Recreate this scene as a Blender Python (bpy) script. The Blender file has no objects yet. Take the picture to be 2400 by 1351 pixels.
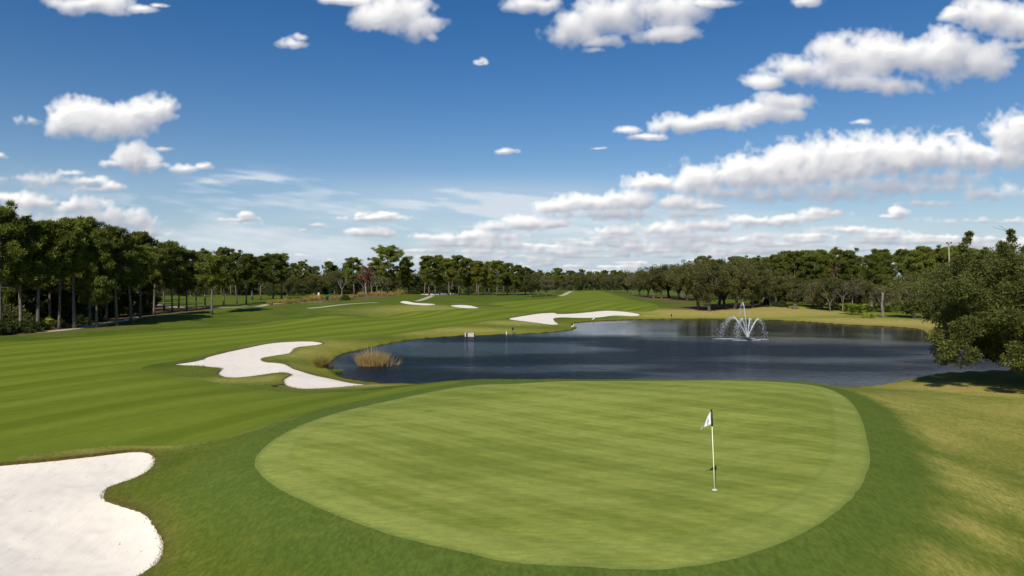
import bpy, math, random
import numpy as np
from mathutils import Vector, Matrix, noise as mnoise
R = math.radians
random.seed(7); RNG = np.random.default_rng(7)
sc = bpy.context.scene; col = sc.collection

# ------------------------------------------------------------------ camera, light, exposure
CZ = 5.75                                     # eye height above the putting green
cam_d = bpy.data.cameras.new('camera'); cam = bpy.data.objects.new('camera', cam_d); col.objects.link(cam)
cam.location = (0, 0, CZ); cam.rotation_euler = (R(90), 0, 0)
cam_d.sensor_width = 36; cam_d.lens = 24; cam_d.shift_y = -20.5/2400
cam_d.clip_start = .1; cam_d.clip_end = 20000
sc.camera = cam
SUN_EL, SUN_AZ = 39.0, 199.0                  # behind the viewer, a little to the left
sd = bpy.data.lights.new('sun', 'SUN'); sd.energy = 4.8; sd.angle = R(.55); sd.color = (1, .945, .86)
sun = bpy.data.objects.new('sun', sd); col.objects.link(sun)
_a = R(SUN_AZ); _s = Vector((math.sin(_a)*math.cos(R(SUN_EL)), math.cos(_a)*math.cos(R(SUN_EL)), math.sin(R(SUN_EL))))
sun.rotation_euler = (-_s).to_track_quat('-Z', 'Y').to_euler(); sun.location = _s*60
sc.view_settings.view_transform = 'Standard'; sc.view_settings.look = 'None'
sc.view_settings.exposure = 0.0; sc.view_settings.gamma = 1
sc.render.engine = 'CYCLES'
sc.cycles.use_denoising = True
sc.cycles.max_bounces = 6; sc.cycles.diffuse_bounces = 3; sc.cycles.glossy_bounces = 3; sc.cycles.transmission_bounces = 3; sc.cycles.transparent_max_bounces = 8
sc.cycles.caustics_reflective = False; sc.cycles.caustics_refractive = False

# ------------------------------------------------------------------ node helpers
def nd(nt, typ, ins=None, **props):
    n = nt.nodes.new(typ)
    for k, v in props.items(): setattr(n, k, v)
    for k, v in (ins or {}).items():
        s = n.inputs[k]
        if isinstance(v, bpy.types.NodeSocket): nt.links.new(v, s)
        else: s.default_value = v
    return n
def mth(nt, op, a, b=0.0, c=None, clamp=False):
    ins = {0: a, 1: b}
    if c is not None: ins[2] = c
    return nd(nt, 'ShaderNodeMath', ins, operation=op, use_clamp=clamp).outputs[0]
def mixc(nt, f, a, b, blend='MIX'):
    c4 = lambda v: v if isinstance(v, bpy.types.NodeSocket) else (*v[:3], 1)
    return nd(nt, 'ShaderNodeMix', {0: f, 6: c4(a), 7: c4(b)}, data_type='RGBA', blend_type=blend).outputs[2]
def sstep(nt, x, lo, hi, a=0.0, b=1.0):
    return nd(nt, 'ShaderNodeMapRange', {'Value': x, 'From Min': lo, 'From Max': hi, 'To Min': a, 'To Max': b}, interpolation_type='SMOOTHSTEP').outputs[0]
def noi(nt, vec, scale, detail=3, rough=.55, dist=0.0):
    return nd(nt, 'ShaderNodeTexNoise', {'Vector': vec, 'Scale': scale, 'Detail': detail, 'Roughness': rough, 'Distortion': dist}).outputs[0]
def vmap(nt, vec, scale=(1, 1, 1), rot=(0, 0, 0), loc=(0, 0, 0)):
    return nd(nt, 'ShaderNodeMapping', {'Vector': vec, 'Scale': scale, 'Rotation': rot, 'Location': loc}).outputs[0]
def att(nt, name): return nd(nt, 'ShaderNodeAttribute', attribute_name=name).outputs['Fac']
def lin(r, g, b, k=1.0):
    f = lambda v: ((v/255+.055)/1.055)**2.4 if v > 10 else v/255/12.92
    return (f(r)*k, f(g)*k, f(b)*k)
KALB = .86
def alb(r, g, b): return lin(r, g, b, KALB)   # colour of a sunlit surface -> its albedo
def new_mat(name):
    m = bpy.data.materials.new(name); m.use_nodes = True; nt = m.node_tree; nt.nodes.clear()
    out = nd(nt, 'ShaderNodeOutputMaterial'); return m, nt, out
def principled(nt, out, color, rough=.8, spec=.3, normal=None, **kw):
    ins = {'Base Color': color if isinstance(color, bpy.types.NodeSocket) else (*color[:3], 1), 'Roughness': rough, 'Specular IOR Level': spec}
    if normal is not None: ins['Normal'] = normal
    ins.update(kw)
    p = nd(nt, 'ShaderNodeBsdfPrincipled', ins)
    nt.links.new(p.outputs[0], out.inputs[0]); return p
def bump(nt, h, strength, dist):
    return nd(nt, 'ShaderNodeBump', {'Height': h, 'Strength': strength, 'Distance': dist}).outputs[0]
def simple_mat(name, color, rough=.7, spec=.3, var=.25, scale=3.0, obj_var=0.0):
    m, nt, out = new_mat(name)
    p = nd(nt, 'ShaderNodeTexCoord').outputs['Object']
    n = noi(nt, p, scale, 4)
    c = mixc(nt, n, [v*(1-var) for v in color], [v*(1+var) for v in color])
    principled(nt, out, c, rough, spec, bump(nt, noi(nt, p, scale*6, 3), .3, .01)); return m

# ---- cloudscape: alpha + tone on a plane of directions (u = east/north, v = up/north)
CLOUDS = [  # cx, cy, rx, ry, weight, tone(1 bright .. 0 grey)  -- measured as directions, horizon 655, 1600 per unit
 # long right bank
 (1545,432,70,24,1,1.1),(1640,424,90,36,1.05,1.2),(1750,414,100,42,1.1,1.25),(1860,402,110,48,1.15,1.3),(1980,388,110,50,1.2,1.3),(2090,376,115,46,1.2,1.35),(2200,370,115,42,1.2,1.35),(2285,366,66,34,1.1,1.3),
 (1720,456,110,20,.85,.2),(1830,462,140,22,.9,.12),(1950,456,150,28,.95,.1),(2080,440,150,28,.9,.1),(2200,418,120,26,.85,.15),
 # upper right
 (1810,192,62,20,.9,.9),(1890,166,90,40,1,.9),(1990,142,105,54,1.05,.95),(2100,125,110,50,1.1,1),(2205,138,110,56,1.1,.95),(2300,142,85,46,1,.9),(2100,204,75,26,.8,.6),(2000,192,110,24,.8,.6),(2365,150,40,18,.6,.8),
 (1600,292,62,24,1,.9),(1680,285,80,22,1,.95),(1765,266,90,27,1,.95),(1838,240,70,25,1,.9),(1850,268,40,18,.9,.8),
 # top centre
 (1345,64,66,44,1,.75),(1440,38,110,52,1,.8),(1550,20,115,48,1,.8),(1415,98,56,20,.85,.9),(1575,82,80,22,.95,.95),(1318,88,28,20,.8,.8),(1660,8,100,18,.7,.8),(1395,118,34,12,.6,.8),
 (1250,12,62,28,.85,.75),
 (2250,36,42,22,.9,.9),(2335,38,90,42,1,.85),(2410,50,80,46,1,.8),(2395,104,44,16,.6,.8),(1890,10,40,22,.75,.8),
 (878,44,55,30,1,.8),(940,30,70,42,1.05,.85),(992,62,46,34,1,.85),(800,4,62,15,.75,.8),(1020,84,24,18,.6,.8),
 (700,102,52,17,.85,.85),(714,86,24,14,.85,.9),
 (215,8,92,32,.95,.8),(255,26,50,18,.85,.8),(335,22,40,13,.7,.8),(372,12,26,7,.6,.8),
 (150,297,52,30,1,.8),(180,276,62,36,1.1,1),(240,289,74,38,1.1,.9),(300,286,64,38,1.1,.95),(342,264,52,34,1.15,1.1),(362,256,26,18,1,1.1),(70,287,46,17,.7,.6),
 (312,374,46,32,1.15,1.1),(268,388,46,12,.8,.8),(352,390,50,10,.7,.7),(390,352,28,8,.7,.4),
 (438,399,32,13,.9,.8),(476,391,20,13,.95,1),
 (60,422,95,20,.55,.35),(150,428,95,24,.7,.35),(170,407,30,9,.9,.8),(212,426,40,13,1,.8),(266,440,30,15,.95,.9),(220,448,85,12,.7,.4),
 (18,468,42,14,1,1),(100,478,92,22,1.05,1),(180,487,84,26,1,.75),(250,510,84,24,1,.5),(312,526,58,20,1,.45),(360,548,36,13,.95,.5),(120,520,160,30,.8,.4),
 (563,517,44,9,.95,.5),(570,507,22,9,.95,.7),
 (880,513,68,9,1,.8),(845,503,20,10,1,1.05),(905,505,25,9,1,1.05),
 (868,546,56,12,.95,.7),(905,550,30,9,.9,.7),(745,530,16,7,.9,.4),(710,542,11,4,.8,.35),
 # low right banks
 (1050,562,48,16,1,1),(1110,556,60,17,1,1.05),(1152,566,50,12,.95,.8),
 (1160,536,50,12,.9,.6),(1230,525,70,18,1,1),(1292,527,50,13,.95,.9),
 (1310,490,60,16,1,.9),(1390,480,82,22,1,1),(1480,475,92,24,1.05,1),(1580,478,82,18,1,1.05),(1660,486,50,10,.95,1),(1440,506,150,15,.85,.3),(1620,505,100,12,.7,.3),
 (1450,546,72,14,1,.95),(1550,541,92,16,1,1),(1660,531,102,17,1,1),(1770,521,92,16,1,1),(1840,516,60,12,.95,.9),(1600,558,170,10,.7,.3),
 (1930,500,52,11,.95,.95),(1900,512,60,9,.8,.5),(2105,499,25,17,1.05,1.1),(2090,510,36,8,.8,.8),
 (2395,330,72,52,1.05,1),(2350,372,62,22,1,.8),(2405,292,42,20,1,1.05),(2200,440,200,24,.5,.3),(2310,455,120,26,.55,.35),(2150,478,140,14,.5,.4),(2330,520,200,14,.5,.4),(2000,545,150,12,.5,.4),
 (1122,150,14,9,.55,.7),(1134,146,12,11,.5,.7),(1187,358,25,8,.85,.75),(1470,308,30,9,.85,.8),(1515,324,42,8,.8,.8),(1400,351,26,5,.75,.8),(2015,287,45,12,.38,.7),(2230,318,34,8,.5,.7),(0,368,18,10,.8,.7),(1680,386,30,6,.4,.7),
 (1620,578,62,9,.9,.9),(1300,592,70,10,.9,.9),(1530,590,60,9,.85,.9),(1420,575,80,9,.8,.8),(1980,540,60,10,.9,.9),(2070,545,60,10,.8,.8),
]
def cloud_map(W=1800, H=840, seed=9):
    rng = np.random.default_rng(seed); rg = np.random.default_rng(12)
    u = np.linspace(-1.0, 1.0, W, dtype=np.float32)[None, :]
    v = np.linspace(-0.04, 0.76, H, dtype=np.float32)[:, None]
    def bs(n, N, span):                      # cubic b-spline weights
        t = np.linspace(0, span, N); i = np.floor(t).astype(int); f = t - i
        w = np.stack([(1-f)**3/6, (3*f**3-6*f*f+4)/6, (-3*f**3+3*f*f+3*f+1)/6, f**3/6], 1)
        M = np.zeros((N, n), np.float32)
        for k in range(4): M[np.arange(N), i+k] += w[:, k]
        return M
    def noise(lam, ax=1.0):                  # lam = wavelength in plane units
        sx = 2.0/(lam*ax); sy = 0.8/lam
        g = rng.standard_normal((int(sy)+5, int(sx)+5)).astype(np.float32)
        return (bs(g.shape[0], H, sy) @ g @ bs(g.shape[1], W, sx).T) * 1.6
    cl = [((x-1200)/1600, (655-y)/1600, rx/1600, ry/1600, w, t) for x, y, rx, ry, w, t in CLOUDS]
    for k in range(340):                     # the small far cumulus above the horizon
        x = rg.uniform(980, 2700); y = 655 - 100*rg.uniform(0, 1)**1.15
        s = .35 + (655-y)/110
        cl.append(((x-1200)/1600, (655-y)/1600, rg.uniform(25, 85)*s/1600, rg.uniform(5, 9)*s/1600, rg.uniform(.5, 1), rg.uniform(.25, 1)))
    for k in range(34):
        x = rg.uniform(-400, 980); y = 655 - 70*rg.uniform(0, 1)
        s = .35 + (655-y)/110
        cl.append(((x-1200)/1600, (655-y)/1600, rg.uniform(22, 60)*s/1600, rg.uniform(4, 8)*s/1600, rg.uniform(.3, .75), rg.uniform(.3, .8)))
    for k in range(16):                      # clouds outside the view
        s = rg.choice([-1, 1]); x = s*rg.uniform(.95, 1.15); y = rg.uniform(.08, .5)
        if k > 8: x = rg.uniform(-.8, .8); y = rg.uniform(.53, .72)
        for j in range(4): cl.append((x+rg.uniform(-.06, .06), y+rg.uniform(-.012, .012), rg.uniform(.04, .08), rg.uniform(.015, .03), 1, .85))
    L = .006 + .10*np.clip(v, 0, 1)          # local cloud grain
    lams = [.12, .06, .03, .015, .0075, .004]
    wx = np.zeros((H, W), np.float32); wy = wx.copy(); n1 = wx.copy(); bil = wx.copy(); tot = 0
    for lam in lams:
        a = L/(1+(lam/(L*1.3))**2) * (lam/(lam+L))**.0 * np.minimum(1, lam/(L*.9))**.8
        wx += a*noise(lam); wy += a*noise(lam)
        g = (1/(1+(lam/(L*1.1))**2)) * np.minimum(1, lam/(L*.8))**.85
        nn = noise(lam)
        n1 += g*nn; bil += g*(np.abs(nn)*1.25-.8)
    Ln = L*np.ones((H, W), np.float32)
    F = np.full((H, W), -9, np.float32); S = np.zeros((H, W), np.float32); Q = S.copy(); T = S.copy()
    for cx, cy, rx, ry, w, t in cl:
        m = 2.0
        i0 = np.searchsorted(u[0], cx-rx*m-.03); i1 = np.searchsorted(u[0], cx+rx*m+.03)
        j0 = np.searchsorted(v[:, 0], cy-ry*m-.03); j1 = np.searchsorted(v[:, 0], cy+ry*m+.03)
        if i1 <= i0 or j1 <= j0: continue
        sl = (slice(j0, j1), slice(i0, i1))
        k = (.7 if 1480 < 1200+1600*cx < 2320 and 330 < 655-1600*cy < 470 else 1)*min(1, .35+ry/(1.3*(.006+.10*max(cy, 0))))
        dx = (u[:, i0:i1]+.15*k*wx[sl]-cx)/rx; dy = (v[j0:j1]+.085*k*wy[sl]-cy)/ry
        dyb = np.where(dy < 0, dy*1.30, dy)
        f = w - (dx*dx+dyb*dyb)**.5
        S1 = np.maximum(F[sl], f); F[sl] = S1
        e = np.exp(np.clip(f*5, -20, 8))
        S[sl] += e; Q[sl] += e*np.clip(dy, -1.3, 1.3); T[sl] += e*t
    Q /= S+1e-4; T /= S+1e-4
    D = F + .24*n1 - .14*bil + .10
    wisp = np.clip((.55-T)*1.2, 0, .5)
    fr = np.zeros((H, W), np.float32)
    for lam in (.02, .01, .005, .0028): fr += noise(lam)*np.minimum(1, lam/(L*.5))**.6/(1+(lam/(L*1.1))**2)
    De = D+.10*fr*np.clip(1.3-D*1.6, 0, 1)
    crisp = np.clip((T-.75)*2.5, 0, 1)
    a = np.clip((De+.20)/(1.22-.22*crisp+.9*wisp), 0, 1); a = 1-(1-a)**2.4; a = a**1.4
    # light from above, behind and left soaking into the cloud
    rho = np.clip(D*1.25, 0, .9)
    jj, ii = np.mgrid[0:H, 0:W]
    du = u[0, 1]-u[0, 0]
    tau = np.zeros((H, W), np.float32)
    for k in range(1, 13):
        st = L*.085*k**1.25
        j2 = np.clip(jj+(st*.92/du), 0, H-1).astype(np.int32); i2 = np.clip(ii-(st*.38/du), 0, W-1).astype(np.int32)
        tau += rho[j2, i2]*(k**.25)
    lit = np.exp(-tau*.21)
    def blur(x, n):
        for _ in range(2):
            for ax in (0, 1):
                c = np.cumsum(np.concatenate([np.repeat(x.take([0], ax), n+1, ax), x, np.repeat(x.take([-1], ax), n, ax)], ax), ax, dtype=np.float64)
                x = ((c[2*n+1:] - c[:-2*n-1]) if ax == 0 else (c[:, 2*n+1:] - c[:, :-2*n-1]))/(2*n+1)
        return x.astype(np.float32)
    def lblur(x):                            # wider where the clouds are nearer
        k = np.clip((v-.02)/.30, 0, 1)
        return blur(x, 2)*(1-k)+blur(x, 6)*k
    th = np.sqrt(np.clip(lblur(D)+.2, 0, 1.2))
    Hh = th*L*.95 + .05*lblur(n1)*L
    gy, gx = np.gradient(Hh, du, du)
    nz = 1/np.sqrt(1+gx*gx+gy*gy)
    lam = np.clip((gx*.40 - gy*.60 + .70)*nz, 0, 1)
    base = 1/(1+np.exp(-(Q+.36+.20*n1)*4.2))
    tl = np.clip(T, 0, 1.3)
    shade = (.62*lit+.42*base)*(.34+.66*tl)
    shade = lblur(shade)*.6+shade*.4
    shade = np.clip(shade*(.44+.72*lam)*1.16+.03+.035*n1, 0, 1)**1.1
    # thin high veil
    st = np.zeros((H, W), np.float32)
    for lamv, aa in ((.09, 1), (.045, .7), (.022, .5), (.011, .3)):
        st += aa*noise(lamv, 5.0)
    st = .5+.32*st
    pu = 1200+1600*u; pv = 655-1600*v
    def g(cx, cy, rx, ry): return np.exp(-((pu-cx)/rx)**2-((pv-cy)/ry)**2)
    env = .74*g(620, 540, 720, 74)+.45*g(560, 425, 110, 18)+.5*g(1150, 500, 260, 45)+.25*g(1000, 445, 500, 30)+.5*g(1900, 570, 900, 70)+.25*g(-200, 500, 600, 80)
    sk = np.zeros((H, W), np.float32)         # combed, slanting streaks of cirrus
    for lamv, aa in ((.030, 1), (.016, .8), (.008, .65), (.004, .5), (.0022, .35)):
        sk += aa*noise(lamv, 6.0)
    jr = (np.arange(H)[:, None]+np.round((np.arange(W)[None]-W/2)*.10).astype(int)) % H
    sk = np.clip(.28*sk[jr, np.arange(W)[None]]+.12, 0, 1)
    wis = .9*g(560, 418, 95, 20)+.6*g(800, 445, 260, 26)+.6*g(1180, 455, 240, 30)+.8*g(1120, 505, 230, 34)+.4*g(450, 470, 300, 30)
    veil = np.clip(env*np.clip(.1+.75*st+1.3*sk, 0, 1.5)+wis*sk*1.3+.35*g(560, 420, 95, 15)*np.clip(.2+1.6*sk, 0, 1), 0, .9)
    return a.astype(np.float32), shade.astype(np.float32), veil.astype(np.float32)

# ------------------------------------------------------------------ sky
def build_sky():
    a, s, vl = cloud_map()
    H, W = a.shape
    img = bpy.data.images.new('sky_clouds', W, H, alpha=False, float_buffer=True)
    img.colorspace_settings.name = 'Non-Color'
    px = np.ones((H, W, 4), np.float32); px[..., 0] = a; px[..., 1] = s; px[..., 2] = vl
    img.pixels.foreach_set(px.ravel()); img.update(); img.pack()
    w = bpy.data.worlds.new('World'); sc.world = w; w.use_nodes = True; nt = w.node_tree; nt.nodes.clear()
    out = nd(nt, 'ShaderNodeOutputWorld')
    sky = nd(nt, 'ShaderNodeTexSky', sky_type='NISHITA', sun_disc=False)
    sky.sun_elevation = R(SUN_EL); sky.sun_rotation = R(SUN_AZ); sky.altitude = 30; sky.air_density = 1.0; sky.dust_density = .35; sky.ozone_density = 2.6
    d = nd(nt, 'ShaderNodeTexCoord').outputs['Generated']
    sp = nd(nt, 'ShaderNodeSeparateXYZ', {0: d}).outputs
    y = mth(nt, 'MAXIMUM', sp[1], .02)
    u = mth(nt, 'DIVIDE', sp[0], y); v = mth(nt, 'DIVIDE', sp[2], y)
    uv = nd(nt, 'ShaderNodeCombineXYZ', {0: mth(nt, 'MULTIPLY_ADD', u, .5, .5), 1: mth(nt, 'DIVIDE', mth(nt, 'ADD', v, .04), .8)}).outputs[0]
    im = nd(nt, 'ShaderNodeTexImage', {'Vector': uv}, extension='CLIP', interpolation='Cubic'); im.image = img
    ch = nd(nt, 'ShaderNodeSeparateColor', {0: im.outputs[0]}).outputs
    SK = .1
    hs = nd(nt, 'ShaderNodeHueSaturation', {'Hue': .507, 'Saturation': 1.37, 'Value': .87, 'Color': sky.outputs[0]}).outputs[0]
    # pale haze low over the horizon
    hz = mth(nt, 'POWER', mth(nt, 'SUBTRACT', 1.0, mth(nt, 'MAXIMUM', sp[2], 0.0), clamp=True), 11.0)
    hz = mth(nt, 'MULTIPLY', hz, .96)
    q = 1/SK
    base = mixc(nt, hz, hs, [v*q for v in lin(180, 198, 222)])
    base = mixc(nt, mth(nt, 'MULTIPLY', ch[2], .85), base, [v*q for v in lin(222, 230, 238)])
    cc = mixc(nt, ch[1], [v*q for v in lin(162, 168, 184)], [v*q*1.12 for v in lin(252, 250, 247)])
    full = mixc(nt, ch[0], base, cc)
    bg = nd(nt, 'ShaderNodeBackground', {'Color': full, 'Strength': SK})
    nt.links.new(bg.outputs[0], out.inputs[0])
    w.cycles.sampling_method = 'MANUAL'; w.cycles.sample_map_resolution = 512
build_sky()

# ------------------------------------------------------------------ object helpers
def mesh_np(name, V, F, mats, smooth=False, attrs=None, mat_idx=None):
    """V (n,3); F list/array of equal-length faces"""
    me = bpy.data.meshes.new(name)
    V = np.asarray(V, np.float32); F = np.asarray(F, np.int32)
    k = F.shape[1]
    me.vertices.add(len(V)); me.vertices.foreach_set('co', V.ravel())
    me.loops.add(F.size); me.loops.foreach_set('vertex_index', F.ravel())
    me.polygons.add(len(F)); me.polygons.foreach_set('loop_start', np.arange(0, F.size, k, dtype=np.int32))
    me.polygons.foreach_set('loop_total', np.full(len(F), k, np.int32))
    if smooth: me.polygons.foreach_set('use_smooth', np.ones(len(F), bool))
    if mat_idx is not None: me.polygons.foreach_set('material_index', np.asarray(mat_idx, np.int32))
    for m in (mats if isinstance(mats, (list, tuple)) else [mats]): me.materials.append(m)
    for an, av in (attrs or {}).items():
        at = me.attributes.new(an, 'FLOAT', 'POINT'); at.data.foreach_set('value', np.asarray(av, np.float32))
    me.update(calc_edges=True); me.validate(); return me
def link(name, data, parent=None, loc=(0, 0, 0), rot=(0, 0, 0), scale=(1, 1, 1)):
    o = bpy.data.objects.new(name, data); col.objects.link(o)
    o.location = loc; o.rotation_euler = rot; o.scale = scale
    if parent: o.parent = parent
    return o
def tag(o, label=None, cat=None, group=None, kind=None):
    if label: o['label'] = label
    if cat: o['category'] = cat
    if group: o['group'] = group
    if kind: o['kind'] = kind
    return o
def thing(name, label, cat, loc=(0, 0, 0), rz=0, group=None):
    return tag(link(name, None, None, loc, (0, 0, rz)), label, cat, group, 'thing')
class MB:                                      # gathers tubes, boxes and blades into one mesh
    def __init__(self): self.v = []; self.f = []
    def add(self, V, F):
        b = len(self.v); self.v += [tuple(p) for p in V]; self.f += [tuple(i+b for i in f) for f in F]
    def tube(self, pts, rad, n=6, cap=True):
        pts = [Vector(p) for p in pts]; V = []; F = []
        ref = Vector((0.31, .95, .07))
        for i, p in enumerate(pts):
            t = (pts[min(i+1, len(pts)-1)]-pts[max(i-1, 0)]).normalized()
            a = t.cross(ref)
            if a.length < .05: a = t.cross(Vector((1, 0, 0)))
            a.normalize(); b = t.cross(a)
            r = rad[i] if hasattr(rad, '__len__') else rad
            for k in range(n):
                q = 2*math.pi*k/n; V.append(p+(a*math.cos(q)+b*math.sin(q))*r)
        for i in range(len(pts)-1):
            for k in range(n):
                F.append((i*n+k, i*n+(k+1) % n, (i+1)*n+(k+1) % n, (i+1)*n+k))
        if cap: F.append(tuple(range(n))[::-1]); F.append(tuple((len(pts)-1)*n+k for k in range(n)))
        self.add(V, F); return self
    def box(self, c, s, rz=0, bev=0.0):
        cx, cy, cz = c; hx, hy, hz = s[0]/2, s[1]/2, s[2]/2; m = Matrix.Rotation(rz, 3, 'Z')
        V = [Vector(c)+m @ Vector((x*hx, y*hy, z*hz)) for x in (-1, 1) for y in (-1, 1) for z in (-1, 1)]
        self.add(V, [(0, 1, 3, 2), (4, 6, 7, 5), (0, 4, 5, 1), (2, 3, 7, 6), (0, 2, 6, 4), (1, 5, 7, 3)]); return self
    def lathe(self, prof, n=16, c=(0, 0, 0)):
        V = []; F = []
        for r, z in prof:
            for k in range(n): q = 2*math.pi*k/n; V.append((c[0]+r*math.cos(q), c[1]+r*math.sin(q), c[2]+z))
        for i in range(len(prof)-1):
            for k in range(n): F.append((i*n+k, i*n+(k+1) % n, (i+1)*n+(k+1) % n, (i+1)*n+k))
        F.append(tuple(range(n))[::-1]); F.append(tuple((len(prof)-1)*n+k for k in range(n)))
        self.add(V, F); return self
    def mesh(self, name, mat, smooth=False, bevel=0):
        me = bpy.data.meshes.new(name); me.from_pydata(self.v, [], self.f)
        for m in (mat if isinstance(mat, (list, tuple)) else [mat]): me.materials.append(m)
        if smooth: me.polygons.foreach_set('use_smooth', [True]*len(me.polygons))
        if bevel:
            import bmesh
            bm = bmesh.new(); bm.from_mesh(me); bmesh.ops.bevel(bm, geom=bm.edges[:], offset=bevel, segments=2, affect='EDGES', profile=.5); bm.to_mesh(me); bm.free()
        me.update(); return me
    def build(self, name, mat, parent=None, smooth=False, bevel=0, **kw): return link(name, self.mesh(name, mat, smooth, bevel), parent, **kw)

# ------------------------------------------------------------------ lie of the land (metres; x right, y ahead, z up)
FP, HZ = 1600.0, 655.0
WL = -2.0                                      # water level
def P(px, py, z):                              # a sight line met at height z
    y = FP*(CZ-z)/(py-HZ); return ((px-1200)/FP*y, y, z)
def cat(pts, n=4, closed=True):                # catmull-rom
    p = np.array(pts, float); N = len(p); out = []
    rng = range(N) if closed else range(N-1)
    for i in rng:
        if closed: a, b, c, d = p[i-1], p[i], p[(i+1) % N], p[(i+2) % N]
        else: a, b, c, d = p[max(i-1, 0)], p[i], p[i+1], p[min(i+2, N-1)]
        for k in range(n):
            t = k/n; out.append(.5*((2*b)+(-a+c)*t+(2*a-5*b+4*c-d)*t*t+(-a+3*b-3*c+d)*t**3))
    if not closed: out.append(p[-1])
    return np.array(out)
GREEN = [(597,1090),(610,1058),(650,1025),(720,990),(800,965),(900,940),(1000,921),(1100,908),(1200,901),(1350,896),(1500,894),(1700,894),(1850,898),(1930,907),(1975,926),(2005,955),(2025,1000),(2038,1060),(2035,1100),(2010,1150),(1960,1200),(1890,1245),(1800,1285),(1700,1312),(1600,1328),(1480,1332),(1350,1327),(1200,1310),(1050,1285),(920,1252),(800,1212),(700,1170),(630,1130)]
BUNK = {
 'near': (-.75, [(-120,1097),(0,1085),(100,1076),(200,1065),(290,1055),(330,1054),(355,1060),(364,1078),(355,1098),(330,1115),(290,1130),(255,1142),(243,1158),(246,1166),(262,1172),(300,1182),(335,1196),(360,1222),(376,1250),(383,1280),(376,1310),(350,1335),(315,1354),(280,1382),(200,1430),(50,1470),(-150,1450),(-300,1300),(-250,1160)]),
 'curl': (-1.4, [(394,856),(435,850),(474,843),(480,838),(531,825),(560,819),(600,811),(640,804.5),(690,801),(735,801),(759,804),(747,808),(721,811),(702,813.5),(690,818),(687,822),(679,828),(658,832),(633,836),(618,839),(613,843),(620,848),(642,849),(664,851),(680,858),(688,863),(709,867.5),(737,873),(772,880),(816,889),(865,899.5),(820,906),(762,911),(715,913),(683,909),(667,902),(663,891),(672,884),(683,878.5),(671,874.5),(658,873.5),(620,878),(600,881),(565,885),(534,885.5),(516,881.5),(510,874),(519,864.5),(505,861.5),(482,860),(474,857.5),(440,857)]),
 'far': (-1.4, [(1193,749),(1215,745),(1240,741),(1275,735),(1300,733),(1306,736),(1340,735),(1380,732),(1410,730),(1440,731),(1495,736),(1490,739),(1440,739),(1400,742),(1350,744),(1320,744),(1298,746),(1300,752),(1309,759),(1290,760),(1260,757),(1225,753)]),
 'ridge': (-.1, [(938,709),(950,707),(975,710.5),(1018,713),(1010,717),(990,717.5),(960,714)]),
 'round': (-.35, [(1056,718),(1075,716),(1105,717),(1122,722),(1100,724),(1070,722)]),
 'wood': (.15, [(985,690),(1020,688),(1060,688),(1078,690),(1050,692),(1010,692.5)]),
}
POND = [(905,902.5),(850,897),(800,886),(779,868),(775,852),(800,832),(840,822),(900,809),(960,798),(1030,791),(1090,787.5),(1200,784),(1270,781),(1330,775.5),(1352,769),(1343,763),(1350,757),(1400,753),(1480,750),(1570,748),(1660,748),(1760,750),(1850,752),(1960,760),(2100,767),(2155,773),(2172,783),(2190,796),(2240,803),(2300,806),(2420,810),(2560,815),(2700,830),(2720,850),(2560,862),(2400,869),(2290,873),(2200,878),(2130,891),(2064,905),(1980,912),(1850,908),(1600,905),(1300,904),(1000,904)]
pond_w = cat([P(x, y, WL)[:2] for x, y in POND], 4)
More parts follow.
